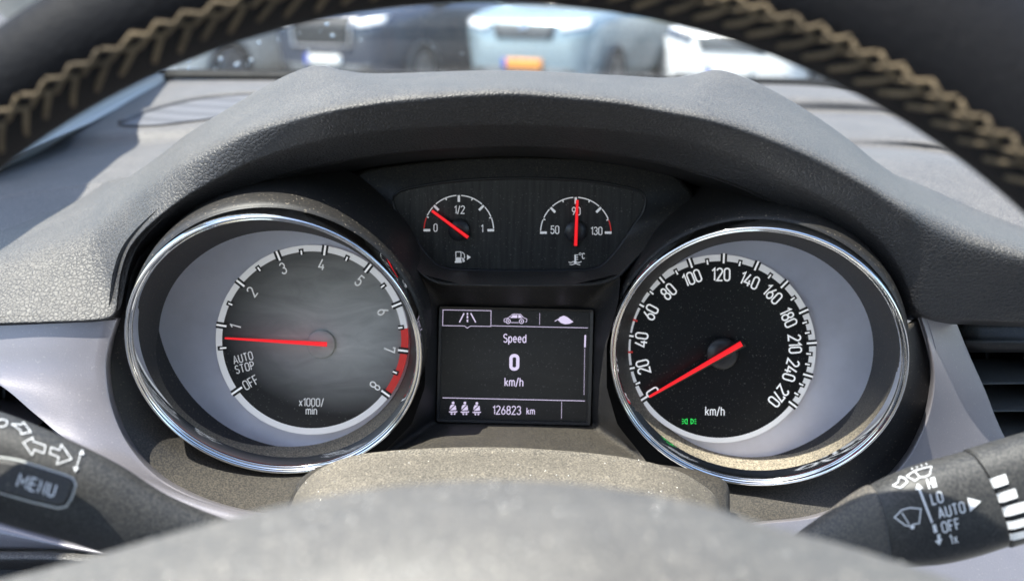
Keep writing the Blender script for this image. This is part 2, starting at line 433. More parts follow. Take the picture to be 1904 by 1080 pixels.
def make_car(x, y, yaw, paint, label, plate, lampmat, hood, big_grille=None, emblem=False, suv=0.):
    t = thing('parked_car', label, 'car', (x, y, 0), 'cars parked in a slanted row ahead')
    cy_, sy_ = math.cos(yaw), math.sin(yaw)
    def T(p): return Vector((x + p[0] * cy_ - p[1] * sy_, y + p[0] * sy_ + p[1] * cy_, p[2]))
    H = hood; s = suv
    st = [(0.0, .60, .30, H - .22, .12), (.05, .74, .24, H - .14, .15), (.16, .83, .21, H - .07, .17), (.40, .88, .20, H - .02, .18), (.9, .90, .20, H + .06, .2),
          (1.35, .90, .20, H + .12, .2), (2.4, .91, .20, H + .13, .2), (3.6, .90, .22, H + .13, .2), (4.1, .86, .26, H + .08, .18), (4.28, .74, .34, H - .02, .15)]
    rows = []
    for yy, hw, z0, z1, r in st: rows.append([T((px, yy, pz)) for px, pz in sect(hw, z0, z1, r)])
    v, f = grid(rows, True); n = len(rows[0]); f.append(tuple(range(n))[::-1]); f.append(tuple(range(len(v) - n, len(v))))
    body = mk('body', v, f, paint, t)
    g = [(1.25, .80, .06), (1.75, .68, .40 + s), (2.1, .64, .48 + s), (3.2, .64, .46 + s), (3.85, .70, .10)]
    rows = [[T((px, yy, pz)) for px, pz in sect(hw, H + .02, H + .12 + hh, min(.1, (.1 + hh) / 2.2), tuck=1.2)] for yy, hw, hh in g]
    v, f = grid(rows, True); n = len(rows[0]); f.append(tuple(range(n))[::-1]); f.append(tuple(range(len(v) - n, len(v))))
    mk('greenhouse', v, f, 'car_glass', t)
    rows = [[T((px, yy, H + .12 + hh + e)) for px, e in ((-hw + .05, -.05), (-hw + .1, .012), (0, .03), (hw - .1, .012), (hw - .05, -.05))] for yy, hw, hh in ((1.75, .69, .40 + s), (2.1, .66, .48 + s), (3.2, .66, .46 + s), (3.5, .68, .33 + s))]
    v, f = grid(rows); solid(mk('roof', v, f, paint, t), .03)
    bv = BVHTree.FromPolygons([vv.co + LOC[body] for vv in body.data.vertices], [list(p.vertices) for p in body.data.polygons])
    dirf = Vector((-sy_, cy_, 0)); dirs = Vector((-cy_, -sy_, 0))
    def front(px, pz, lift=.006):
        h, nn, i, d = bv.ray_cast(T((px, -2, pz)), dirf)
        return (h if h else T((px, .3, pz))) - dirf * lift
    def fpoly(name, pts, mat, parent, lift=.006, k=6, thick=.02):
        # outline filled as a small grid so that it follows the nose
        (ax, az), (bx, bz), (cx, cz), (dx, dz) = pts
        rows = []
        for i in range(k + 1):
            u = i / k; rows.append([front((ax + (bx - ax) * w_) * (1 - u) + (dx + (cx - dx) * w_) * u, (az + (bz - az) * w_) * (1 - u) + (dz + (cz - dz) * w_) * u, lift) for w_ in [j / 8 for j in range(9)]])
        v, f = grid(rows); o = mk(name, v, f, mat, parent); solid(o, thick, 0); return o
    fpoly('lower_intake', [(-.62, .44), (.62, .44), (.55, .27), (-.55, .27)], 'trimgrey', t, .004)
    gr = big_grille or ((-.42, H - .17), (.42, H - .17), (.36, H - .34), (-.36, H - .34))
    gm = 'grille' if big_grille else 'trimgrey'
    go = fpoly('grille', list(gr), gm, t, .008)
    if big_grille:
        d = [Vector(p) for p in gr]; rows = []
        for sc in (1.0, 1.10):
            c = sum(d, Vector((0, 0))) / 4; rr = []
            for i in range(4):
                for j in range(6): q = c + (d[i].lerp(d[(i + 1) % 4], j / 6) - c) * sc; rr.append(front(q.x, q.y, .02))
            rows.append(rr)
        v, f = grid(rows, True); solid(mk('grille_surround', v, f, 'alloy', go), .02, 0)
    for sx in (-1, 1):
        fpoly('headlight', [(sx * .44, H - .17), (sx * .80, H - .10), (sx * .80, H - .19), (sx * .50, H - .25)], lampmat, t, .012)
        fpoly('fog_light', [(sx * .52, .42), (sx * .66, .44), (sx * .66, .33), (sx * .56, .33)], 'grille', t, .014)
    pl = fpoly('number_plate', [(-.26, .55), (.26, .55), (.26, .43), (-.26, .43)], plate, t, .03)
    fpoly('plate_band', [(-.262, .55), (-.21, .55), (-.21, .43), (-.262, .43)], 'plate_blue', pl, .036)
    if emblem:
        c = [(math.cos(2 * math.pi * i / 20) * .055, H - .2 + math.sin(2 * math.pi * i / 20) * .055) for i in range(20)]
        vv = [front(px, pz, .03) for px, pz in c] + [front(px, pz, .0) for px, pz in c]
        mk('emblem', vv, [tuple(range(20))[::-1]] + [(i, (i + 1) % 20, 20 + (i + 1) % 20, 20 + i) for i in range(20)], 'chrome', t)
    for sx in (-1, 1):
        for wy in (.86, 3.45):
            def lathe(prof, name, mat, par):
                rows = []
                for rr, off in prof: rows.append([T((sx * off, wy + rr * math.cos(2 * math.pi * i / 32), .335 + rr * math.sin(2 * math.pi * i / 32))) for i in range(32)])
                v, f = grid(rows, True); return mk(name, v, f, mat, par)
            lathe([(.37, .86), (.395, .905), (.36, .915), (.35, .90)], 'wheel_arch', 'trimgrey', t)
            ty = lathe([(.2, .70), (.32, .72), (.335, .78), (.335, .88), (.32, .925), (.25, .93), (.235, .91)], 'wheel', 'tyre', t)
            rm = lathe([(.235, .91), (.225, .925), (.2, .90), (.06, .905), (.001, .91)], 'rim', 'alloy', ty)
        mx = sx * .98
        bm = bmesh.new(); bmesh.ops.create_icosphere(bm, subdivisions=3, radius=1)
        vv = [T((mx + q.co.x * .13, 1.62 + q.co.y * .07, H + .2 + q.co.z * .085)) for q in bm.verts]; bm.verts.index_update()
        ff = [[q.index for q in fc.verts] for fc in bm.faces]; bm.free(); mk('wing_mirror', vv, ff, paint, t)
    return t
YAW = R(-24)
bx, by, sp = (965 - 952) / 150, 11.0, 2.42
M['p_blue'] = car_paint('pale_blue_paint', (.30, .39, .44)); M['p_navy'] = car_paint('dark_navy_paint', (.05, .065, .10))
M['p_cream'] = car_paint('cream_paint', (.92, .88, .78), metal=0.); M['p_white'] = car_paint('white_paint', (.80, .80, .78), metal=0.)
make_car(bx, by, YAW, 'p_blue', 'pale blue car with orange number plate and round emblem, facing straight at the windscreen', 'plate_o', 'lamp', 1.12, emblem=True)
make_car(bx - sp, by + .15, YAW, 'p_navy', 'dark navy car with chrome framed grille and white plate left of the pale blue car', 'plate_w', 'lamp', 1.12, big_grille=((-.46, 1.0), (.40, 1.0), (.36, .66), (-.42, .66)))
make_car(bx - 2 * sp, by + .1, YAW, 'p_cream', 'cream car at the left end of the row, beside the dark navy car', 'plate_w', 'lamp', 1.1)
make_car(bx + sp * .98, by - .5, YAW, 'p_white', 'brilliant white car with dark smoked headlights at the right of the pale blue car', 'plate_w', 'lamp_dark', 1.04)

# ------------------------------------------------------------------ windscreen and pillar
ws = thing('windscreen', 'dusty car windscreen with black bottom band, behind the instrument hood', 'windscreen', W(950, 150, .82))
g = N('windscreen_glass'); g.t.nodes.remove(g.b)
tr = g.n('ShaderNodeBsdfTransparent'); tr.inputs[0].default_value = (.93, .96, .95, 1)
gl = g.n('ShaderNodeBsdfGlossy'); gl.inputs['Roughness'].default_value = .02
df = g.n('ShaderNodeBsdfDiffuse'); df.inputs[0].default_value = (.7, .7, .66, 1)
m1 = g.n('ShaderNodeMixShader'); fr = g.n('ShaderNodeFresnel'); fr.inputs[0].default_value = 1.45
g.l(fr, 0, m1, 0); g.l(tr, 0, m1, 1); g.l(gl, 0, m1, 2)
m2 = g.n('ShaderNodeMixShader'); dn = g.noise(420, 2); dr = g.ramp(dn.outputs[0], [(.50, .07), (.76, .30)])
g.t.links.new(dr.outputs[0], m2.inputs[0]); g.l(m1, 0, m2, 1); g.l(df, 0, m2, 2); g.l(m2, 0, g.out, 0); M['glass'] = g.m
b0 = [W(300, 141, .815), W(540, 143, .815), W(950, 150, .82), W(1420, 154, .815), W(1960, 172, .80)]
top = [Vector((-.40 + 1.36 * i / 4, -.14, 1.43)) for i in range(5)]
def wsrow(t0): return [a.lerp(b, t0) + Vector((0, .05 * math.sin(math.pi * t0), .03 * math.sin(math.pi * t0))) for a, b in zip(b0, top)]
v, f = grid([wsrow(t0 / 40) for t0 in range(41)]); GL = mk('glass', v, f, 'glass', ws)
bl = [(290, 129), (325, 128.5), (540, 130), (950, 137), (1420, 145), (1540, 148), (1960, 165)]
bl2 = [(290, 146), (325, 141), (540, 143), (950, 151), (1420, 156), (1540, 160), (1960, 178)]
v, f = grid([[W(x, y, .770) for x, y in bl], [W(x, y + 2, .765) for x, y in bl2]]); solid(mk('black_band', v, f, 'seam', ws), .003)
cr_ = [W(x, y, z) for x, y, z in ((322, 118, .80), (331, 132, .80), (270, 176, .72), (170, 228, .62), (43, 281, .54), (-60, 330, .49), (-60, 230, .49), (20, 200, .56), (150, 150, .66), (250, 120, .74))]
n = len(cr_); nrm = Vector((0, 0, 1))
lo = [p + Vector((-.03, .02, -.02)) for p in cr_]
ap = thing('windscreen_pillar', 'pale grey windscreen pillar rising from the left corner of the dashboard', 'pillar', cr_[4])
mk('pale_base_strip', cr_ + lo, [tuple(range(n)), tuple(range(n, 2 * n))[::-1]] + [(i, n + i, n + (i + 1) % n, (i + 1) % n) for i in range(n)], 'pillar', ap, smooth=False)  # pale flat strip along the dashboard's left edge
P0, P1 = Vector((-.350, .84, 1.05)), Vector((-.40, -.18, 1.44)); rows = []
for t in [i / 10 for i in range(11)]:
    c = P0.lerp(P1, t) + Vector((0, .03, .05)) * math.sin(math.pi * t)
    rows.append([c + Vector((.036 * math.cos(2 * math.pi * k / 16), .02 * math.sin(2 * math.pi * k / 16), .03 * math.sin(2 * math.pi * k / 16))) for k in range(16)])
v, f = grid(rows, True); mk('post', v, f, 'pillar', ap)

# ------------------------------------------------------------------ dashboard
dash = thing('dashboard', 'dusty dark grey dashboard with leather grained instrument hood and silver side trims', 'dashboard', W(950, 640, .40))
rowsP = [
 [(325, 139, 0.8), (540, 141, 0.8), (950, 148, 0.8), (1420, 153, 0.8), (1540, 157, 0.8), (1980, 175, 0.8)],
 [(262, 168, 0.73), (470, 158, 0.735), (950, 160, 0.74), (1440, 161, 0.745), (1640, 172, 0.745), (1980, 187, 0.73)],
 [(215, 200, 0.67), (440, 180, 0.675), (950, 178, 0.68), (1460, 181, 0.68), (1660, 188, 0.68), (1980, 203, 0.67)],
 [(120, 246, 0.61), (355, 233, 0.605), (950, 205, 0.64), (1490, 207, 0.673), (1690, 214, 0.671), (1980, 228, 0.662)],
 [(60, 285, 0.592), (333, 262, 0.59), (950, 213, 0.63), (1500, 212, 0.653), (1700, 220, 0.648), (1980, 234, 0.645)],
 [(-10, 322, 0.535), (296, 286, 0.54), (950, 236, 0.535), (1530, 236, 0.59), (1730, 244, 0.59), (1980, 256, 0.58)],
 [(-40, 345, 0.5), (270, 308, 0.51), (950, 256, 0.5), (1560, 256, 0.56), (1760, 264, 0.56), (1980, 276, 0.55)],
 [(-70, 372, 0.475), (237, 332, 0.48), (950, 273, 0.465), (1595, 272, 0.555), (1798, 287, 0.553), (2000, 296, 0.545)],
 [(-80, 386, 0.468), (225, 345, 0.472), (950, 285, 0.462), (1602, 280, 0.53), (1812, 297, 0.53), (2000, 308, 0.52)],
 [(-100, 420, 0.43), (180, 390, 0.44), (950, 300, 0.44), (1612, 300, 0.47), (1830, 320, 0.47), (2000, 340, 0.46)],
 [(-100, 475, 0.405), (150, 440, 0.41), (950, 400, 0.425), (1650, 380, 0.41), (1830, 430, 0.402), (2000, 465, 0.395)],
]
cols = [[r[i] for r in rowsP] for i in range(6)]
v, f = patch(cols, 60, 60); pad = mk('top_pad', v, f, 'pad', dash); solid(pad, .004)
# speaker grille: raised lens-shaped rim around a fine mesh, on the pad's far left corner
gx = [(226, 232), (262, 215), (300, 203), (370, 187), (450, 179), (540, 176)]
gy = [(226, 236), (280, 236), (330, 231), (400, 222), (470, 212), (540, 205)]
dr = Drape([pad], Plane(W(300, 200, .66), FWD))
T1 = resample(gx, 30); T2 = resample(gy, 30)
a = N('speaker_mesh'); vo = a.n('ShaderNodeTexVoronoi'); vo.inputs['Scale'].default_value = 330; vo.inputs['Randomness'].default_value = 0
a.l(a.tc, 'Object', vo, 0); dk = a.ramp(vo.outputs[0], [(.25, (.02, .02, .022)), (.42, (.15, .15, .16))]); a.set(Base_Color=dk.outputs[0], Roughness=.6); M['mesh'] = a.m
v, f = grid([[dr.hit(x1 + (x2 - x1) * k / 6, y1 + (y2 - y1) * k / 6, .0012) for (x1, y1), (x2, y2) in zip(T1, T2)] for k in range(7)]); sg = mk('speaker_grille', v, f, 'mesh', dash)
v, f = tube([dr.hit(x, y, .0008) for x, y in T1], .0028); mk('grille_rim', v, f, 'pad', sg)

HOOD = [
 ((-80, 400, 0.5), (-80, 445, 0.42), (-80, 497, 0.35), (-80, 604, 0.33), (-80, 612, 0.345)),
 ((0, 395, 0.49), (0, 435, 0.41), (0, 481, 0.35), (10, 602, 0.33), (10, 609, 0.345)),
 ((70, 380, 0.49), (70, 418, 0.405), (60, 465, 0.35), (110, 599, 0.331), (112, 606, 0.346)),
 ((130, 365, 0.49), (130, 398, 0.4), (120, 447, 0.35), (188, 595, 0.333), (195, 602, 0.347)),
 ((175, 350, 0.48), (175, 376, 0.4), (162, 427, 0.35), (213, 582, 0.335), (228, 586, 0.35)),
 ((205, 335, 0.47), (206, 352, 0.4), (192, 405, 0.349), (219, 545, 0.336), (236, 548, 0.352)),
 ((235, 330, 0.47), (236, 332, 0.4), (225, 380, 0.347), (225, 505, 0.336), (246, 507, 0.352)),
 ((262, 325, 0.46), (264, 312, 0.4), (255, 354, 0.345), (243, 458, 0.335), (270, 462, 0.35)),
 ((300, 310, 0.46), (300, 286, 0.4), (293, 325, 0.3377), (285, 412, 0.3294), (318, 420, 0.3444)),
 ((350, 280, 0.46), (350, 247, 0.4), (355, 289, 0.3289), (352, 362, 0.3277), (383, 384, 0.3421)),
 ((430, 225, 0.46), (430, 197, 0.4), (450, 241, 0.3201), (450, 308, 0.3241), (472, 343, 0.3393)),
 ((500, 180, 0.46), (500, 155, 0.4), (530, 217, 0.3123), (530, 278, 0.3203), (545, 318, 0.3363)),
 ((560, 150, 0.46), (560, 128, 0.4), (610, 198, 0.3045), (610, 257, 0.3164), (620, 301, 0.3332)),
 ((597, 140, 0.46), (598, 121, 0.4), (690, 183, 0.3035), (690, 246, 0.3156), (695, 289, 0.3324)),
 ((650, 150, 0.46), (640, 131, 0.405), (780, 172, 0.3025), (780, 238, 0.3148), (782, 279, 0.3315)),
 ((760, 155, 0.46), (710, 136, 0.41), (865, 165, 0.3015), (865, 234, 0.314), (866, 274, 0.3306)),
 ((950, 155, 0.46), (940, 130, 0.41), (952, 162, 0.3015), (952, 232, 0.3141), (952, 271, 0.3306)),
 ((1150, 160, 0.46), (1140, 139, 0.41), (1050, 169, 0.3025), (1050, 236, 0.3149), (1052, 275, 0.3314)),
 ((1240, 165, 0.46), (1240, 144, 0.41), (1150, 180, 0.3025), (1150, 243, 0.3146), (1152, 287, 0.3315)),
 ((1290, 158, 0.46), (1290, 137, 0.405), (1235, 197, 0.3035), (1235, 255, 0.3153), (1230, 302, 0.3324)),
 ((1335, 150, 0.46), (1335, 129, 0.4), (1310, 211, 0.3045), (1310, 271, 0.3164), (1300, 320, 0.3336)),
 ((1390, 165, 0.46), (1390, 145, 0.4), (1380, 231, 0.3065), (1385, 294, 0.3186), (1375, 345, 0.3359)),
 ((1455, 197, 0.46), (1455, 177, 0.4), (1452, 257, 0.3085), (1455, 325, 0.3209), (1440, 375, 0.3382)),
 ((1520, 240, 0.46), (1520, 217, 0.4), (1527, 289, 0.312), (1525, 365, 0.3249), (1502, 411, 0.3419)),
 ((1580, 285, 0.46), (1580, 260, 0.4), (1602, 328, 0.3135), (1585, 402, 0.3264), (1558, 446, 0.3432)),
 ((1625, 310, 0.46), (1625, 297, 0.4), (1650, 356, 0.315), (1632, 445, 0.3288), (1604, 480, 0.3451)),
 ((1665, 325, 0.46), (1665, 325, 0.4), (1690, 378, 0.3155), (1668, 490, 0.3308), (1636, 518, 0.3466)),
 ((1705, 335, 0.47), (1705, 348, 0.4), (1720, 393, 0.3175), (1690, 540, 0.3351), (1652, 550, 0.3498)),
 ((1745, 345, 0.47), (1745, 368, 0.4), (1750, 407, 0.3185), (1705, 578, 0.3377), (1668, 588, 0.3523)),
 ((1790, 355, 0.48), (1790, 390, 0.4), (1785, 422, 0.3195), (1735, 592, 0.3386), (1728, 600, 0.3531)),
 ((1850, 370, 0.48), (1850, 413, 0.4), (1840, 441, 0.3195), (1810, 596, 0.3377), (1808, 604, 0.3522)),
 ((1990, 400, 0.48), (1990, 455, 0.4), (1990, 488, 0.3175), (1990, 603, 0.333), (1990, 611, 0.3475)),
]
cols = []
for A, B, C, D, E2 in HOOD:
    def md(p, q, t, dz=0): return tuple(a + (b - a) * t for a, b in zip(p[:2], q[:2])) + (p[2] + (q[2] - p[2]) * t + dz,)
    cols.append([A, B, B, md(B, C, .6, -.003), C, md(C, D, .30, -.0006), md(C, D, .65, -.0006), D, D, E2])
v, f = patch(cols, 260, 56, bs); hood = mk('instrument_hood', v, f, 'leather', dash); solid(hood, .003)

# silver trim panels left and right of the cluster, their inner edge rolled over
TL = [(214, 595, .337), (200, 640, .337), (194, 690, .337), (205, 760, .337), (237, 830, .336), (293, 890, .335), (376, 932, .333), (470, 956, .331), (560, 962, .330)]
LL = [(-80, 602, .335), (-80, 640, .335), (-80, 680, .335), (0, 716, .332), (60, 765, .330), (110, 806, .328), (170, 850, .325), (240, 905, .322), (330, 975, .322)]
TR = [(1713, 586, .341), (1734, 660, .345), (1738, 720, .349), (1722, 790, .353), (1684, 860, .355), (1620, 920, .354), (1520, 961, .350), (1405, 976, .345), (1330, 1000, .342)]
LR = [(1773, 586, .354), (1803, 660, .359), (1832, 725, .364), (1860, 795, .369), (1905, 880, .374), (1960, 960, .374), (1990, 1040, .370), (1990, 1110, .366), (1990, 1200, .362)]
TLs, LLs, TRs, LRs = (samp(q, 70) for q in (TL, LL, TR, LR))
def trim(T, L, name, inward):
    rows = []
    for (x, y, z), (x2, y2, z2) in zip(T, L):
        r = [W(x + inward[0] * k[0], y + inward[1] * k[0], z + k[1]) for k in ((13, .014), (9, .006), (6, .0022), (3, .0004))]
        r += [W(x + (x2 - x) * t, y + (y2 - y) * t, z + (z2 - z) * t - inward[2] * math.sin(math.pi * t)) for t in [i / 14 for i in range(15)]]
        rows.append(r)
    v, f = grid(rows); o = mk(name, v, f, 'silver', dash); return solid(o, .0028, -1, .0007)
trim(TLs, LLs, 'silver_trim', (1, -.35, .0022))
trim(TRs, LRs, 'silver_trim', (-1, -.35, 0))
# panel and grained strip under the left stalk
cols = [[(x, y0, .338), (x, y0 + 28, .330), (x, y1, .332)] for x, y0, y1 in ((-100, 935, 1012), (0, 955, 1019), (120, 985, 1022), (260, 1010, 1040), (420, 1030, 1060))]
v, f = patch(cols, 24, 8); solid(mk('lower_panel', v, f, 'silver', dash), .003)
cols = [[(x, y0, .342), (x, y0 + 10, .328), (x, y0 + 26, .326), (x, y0 + 40, .340)] for x, y0 in ((-100, 1016), (0, 1018), (120, 1020), (260, 1032), (420, 1055))]
v, f = patch(cols, 24, 10); solid(mk('knee_pad', v, f, 'leather', dash), .003)
v, f = grid([[W(-200, 1040, .345), W(450, 1060, .345)], [W(-200, 1300, .33), W(450, 1300, .33)]]); solid(mk('lower_cover', v, f, 'plastic', dash), .004)

# ------------------------------------------------------------------ air vents
def vent(label, box, slats, vanes, bar=None):
    x0, y0, x1, y1, z = box
    t = thing('air_vent', label, 'air vent', W((x0 + x1) / 2, (y0 + y1) / 2, z))
    fr, bk = [W(x0, y0, z), W(x1, y0, z), W(x1, y1, z), W(x0, y1, z)], [W(x0, y0, z + .06), W(x1, y0, z + .06), W(x1, y1, z + .06), W(x0, y1, z + .06)]
    solid(mk('duct', fr + bk, [(4, 5, 6, 7), (0, 1, 5, 4), (1, 2, 6, 5), (2, 3, 7, 6), (3, 0, 4, 7)], 'black', t, smooth=False), .002, 1)
    for (xa, ya, xb, yb, th, mat) in slats:
        A, B = W(xa, ya, z + .006), W(xb, yb, z + .006); h = th / F * z
        pr = []
        for P_ in (A, B): pr.append([P_ + DN * (h / 2 * math.cos(q)) * 1.0 + FWD * (.014 * math.sin(q) + .008) + DN * (-.004 * math.sin(q)) for q in [2 * math.pi * i / 16 for i in range(16)]])
        v, f = grid(pr, True); f += [tuple(range(16)), tuple(range(16, 32))]; mk('slat', v, f, mat, t)
    for xa, xb in vanes:
        A, B = W(xa, y0, z + .035), W(xb, y1, z + .035); n_ = RT * .0006
        mk('vane', [A - n_, A + n_, B + n_, B - n_, A - n_ + FWD * .02, A + n_ + FWD * .02, B + n_ + FWD * .02, B - n_ + FWD * .02], [(0, 1, 2, 3), (0, 4, 5, 1), (1, 5, 6, 2), (2, 6, 7, 3), (3, 7, 4, 0)], 'plastic', t, smooth=False)
    if bar:
        v, f = patch(bar, 4, 8); solid(mk('vent_frame', v, f, 'plastic', t), .003)
    return t
vent('black air vent with four slats set in the right silver trim', (1765, 600, 2010, 930, .370),
     [(1800, 694, 2000, 692, 13, 'stalk'), (1822, 744, 2000, 742, 13, 'stalk'), (1842, 796, 2000, 794, 13, 'stalk'), (1862, 846, 2000, 846, 13, 'stalk')],
     [(1832, 1850), (1902, 1915)], [[(1785, 603, .371), (1790, 628, .369), (1796, 634, .363), (1800, 655, .368)], [(1990, 606, .371), (1990, 630, .369), (1990, 636, .363), (1990, 655, .368)]])
vent('black air vent with one pale slat behind the left stalk', (-160, 690, 130, 860, .342), [(-150, 773, 70, 776, 14, 'silver')], [(8, 4), (-60, -62)])

# ------------------------------------------------------------------ instrument cluster
CL = thing('instrument_cluster', 'instrument cluster with two chrome ringed dials, fuel and temperature gauges and lit display', 'instrument cluster', W(957, 640, .37))
# black backing added to stop light leaks, and dark visor under the hood
v = [W(x, y,   .408) for x, y in ((260, 450), (420, 330), (640, 250), (1260, 250), (1480, 330), (1640, 450), (1690, 700), (1600, 960), (310, 960), (220, 700))]
solid(mk('back_plate', v, [tuple(range(10))], 'black', CL, smooth=False), .004)
cols = []
for i, (A, B, C, D, E2) in enumerate(HOOD):
    if i < 4 or i > 28: continue
    x, y, z = E2[0], E2[1], E2[2] + .0015
    t = 0.42; cx, cy_ = 957, 560
    cols.append([(x - 8 * (x - cx) / abs(x - cx + .1) , y - 10, z + .001), (x, y, z), (x + (cx - x) * .02, y + (cy_ - y) * .03, z + .008), (x + (cx - x) * .04, y + (cy_ - y) * .055, z + .022), (x + (cx - x) * .07, y + (cy_ - y) * .085, z + .05)])
v, f = patch(cols, 200, 16); solid(mk('visor', v, f, 'plastic', CL), .002)

def ringframe(c, n):
    n = C2Wd(n).normalized(); o = C2W(c); u = RT - n * n.dot(RT); u.normalize(); vv = u.cross(n)
    if vv.dot(DN) > 0: vv = -vv
    return o, u, vv, n
RL = ringframe((-.0900, .0240, .3372), (.037, .426, -.904))
RR = ringframe((.0931, .0284, .3425), (-.230, .382, -.895))
def ringloft(fr, prof, n=128):
    o, u, v_, nn = fr; rows = []
    for r, w_ in prof: rows.append([o + u * (r * math.cos(2 * math.pi * i / n)) + v_ * (r * math.sin(2 * math.pi * i / n)) + nn * w_ for i in range(n)])
    return grid(rows, True)
ND = C2Wd((0, math.sin(R(8)), -math.cos(R(8))))
CH = [(.0531, -.0075), (.0532, -.0025), (.0534, -.0016), (.0537, -.0013), (.0539, -.0018), (.0541, -.0018), (.0544, -.0004), (.0548, .0004), (.0553, .0004), (.0557, -.0002), (.0560, -.0016), (.0562, -.0045), (.0562, -.009)]
def gauge(nm, label, fr, pdial, zdial, lav, rad, face_mat, ring_mat):
    """dial face is the part; everything printed on it or standing in front of it hangs below it"""
    P_ = Plane(W(*pdial, zdial), ND)
    cx, cy_ = pdial; rx, ry = rad
    n = 96
    fv = [P_.hit(cx + rx * math.cos(2 * math.pi * i / n), cy_ + ry * math.sin(2 * math.pi * i / n)) for i in range(n)]
    fb = [p + FWD * .004 for p in fv]
    face = mk(nm, fv + fb, [tuple(range(n))] + [(i, (i + 1) % n, n + (i + 1) % n, n + i) for i in range(n)], face_mat, CL, smooth=False)
    face['label'] = label
    v, f = ringloft(fr, CH); mk('chrome_ring', v, f, 'chrome', face)
    v, f = ringloft(fr, [(.0560, -.008), (.0567, -.0085), (.0575, -.0105), (.0580, -.016), (.0580, -.030), (.0580, -.06)]); mk('tube_collar', v, f, 'collar', face)
    (lx, ly), (la, lb), lr = lav
    P2 = Plane(W(*pdial, zdial + .0022), ND); ca, sa = math.cos(R(lr)), math.sin(R(lr)); E = []
    for i in range(128):
        an = 2 * math.pi * i / 128; X, Y = la * math.cos(an), -lb * math.sin(an); E.append((lx + X * ca - Y * sa, ly + X * sa + Y * ca))
    lv = [P2.hit(*e) for e in E]
    mk('lavender_disc', lv, [tuple(range(128))], 'lavender', face, smooth=False)
    o, u, v_, nn = fr
    top = [o + u * (.0533 * math.cos(2 * math.pi * i / 128)) + v_ * (.0533 * math.sin(2 * math.pi * i / 128)) + nn * -.003 for i in range(128)]
    rows = [[a.lerp(b, t) - (a.lerp(b, t) - o).normalized() * 0 for a, b in zip(top, lv)] for t in (0, .25, .5, .75, .97, 1.004)]
    v, f = grid(rows, True); mk('tube_wall', v, f, 'tubewall', face)
    return face, P_
def ringdraw(c, r0, r1, a0, a1, n=40, asp=1.0):
    pts = [(c[0] + r0 * math.cos(R(a0 + (a1 - a0) * i / n)), c[1] - asp * r0 * math.sin(R(a0 + (a1 - a0) * i / n))) for i in range(n + 1)]
    pts += [(c[0] + r1 * math.cos(R(a1 + (a0 - a1) * i / n)), c[1] - asp * r1 * math.sin(R(a1 + (a0 - a1) * i / n))) for i in range(n + 1)]
    return pts
def radial(d, c, an, r0, r1, wd, off=0, asp=.983):
    ca, sa = math.cos(R(an)), -math.sin(R(an)) * asp; px, py = -sa, ca
    d.stroke([(c[0] + ca * r0 + px * off, c[1] + sa * r0 + py * off), (c[0] + ca * r1 + px * off, c[1] + sa * r1 + py * off)], wd)
def full_ring(dr_, c, r0, r1, parts=8, a=0, b=360):
    for i in range(parts): dr_.poly(ringdraw(c, r0, r1, a + (b - a) * i / parts, a + (b - a) * (i + 1) / parts, 14, .983))
def needle(name, P_, tip, tail, w0, w1, z0, z1, parent, mat='needle', base='print_black'):
    """tapered bar with a ridge, tip and tail in pixels"""
    a, b = Vector(tip), Vector(tail); d = (b - a).normalized(); n_ = Vector((-d.y, d.x))
    def ringpts(c, wd, z, h):
        return [P_.hit(*(c + n_ * wd / 2), z), P_.hit(*(c + n_ * wd / 4), z + h), P_.hit(*(c - n_ * wd / 4), z + h), P_.hit(*(c - n_ * wd / 2), z)]
    rows = [ringpts(a, w0, z0, .0004), ringpts(a.lerp(b, .5), (w0 + w1) / 2, (z0 + z1) / 2, .0008), ringpts(b, w1, z1, .001)]
    v, f = grid(rows, True); f += [(0, 1, 2, 3), (8, 9, 10, 11)]
    return mk(name, v, f, mat, parent, smooth=False)
def puck(name, P_, c, r, h, parent, mat='hubcap', n=48):
    rows = []
    for rr, hh in ((r, .0002), (r, h * .8), (r * .94, h), (r * .3, h * 1.02), (r * .01, h * 1.02)):
        rows.append([P_.hit(c[0] + rr * math.cos(2 * math.pi * i / n), c[1] + rr * math.sin(2 * math.pi * i / n), hh) for i in range(n)])
    v, f = grid(rows, True); return mk(name, v, f, mat, parent)

# --- tachometer
cT = (580, 631.5)
tach, PT = gauge('tachometer', 'tachometer with smeared grey face and painted reflection haze, red zone from 6.5 to 8 and needle just below 1', RL, cT, .372, ((529, 629.5), (234, 200), 7), (170, 167), 'dial_tach', 'grey_ring')
ZT = Plane(PT.o, PT.n)
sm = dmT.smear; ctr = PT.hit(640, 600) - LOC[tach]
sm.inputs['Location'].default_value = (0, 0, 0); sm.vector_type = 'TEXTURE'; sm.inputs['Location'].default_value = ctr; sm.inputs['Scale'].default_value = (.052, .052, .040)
d = Draw(); full_ring(d, cT, 167, 179, 10, 185, 214.6); full_ring(d, cT, 167, 179, 20, 214.6, 360 - 36.6); full_ring(d, cT, 167, 179, 14, 7, 185); d.build('scale_ring', PT, 'white_ring', tach, .0008)
d = Draw(); full_ring(d, cT, 166, 179.5, 6, -36.6, 7); d.build('red_zone', PT, 'print_red', tach, .0009)
tk, tb = Draw(), Draw()
for i in range(15):
    an = 170.9 - 14.82 * (2 * i) / 2
    big = i % 2 == 0
    if big: radial(tb, cT, an, 162, 180.5, 12); radial(tk, cT, an, 161, 180, 3.6)
    else: radial(tb, cT, an, 162, 173, 9); radial(tk, cT, an, 162, 170, 2.8)
for an, big in ((185.4, 0), (214.6, 1)):
    if big: radial(tb, cT, an, 162, 180.5, 12); radial(tk, cT, an, 158, 182, 3.6)
    else: radial(tb, cT, an, 163, 176, 8); radial(tk, cT, an, 160, 172, 3)
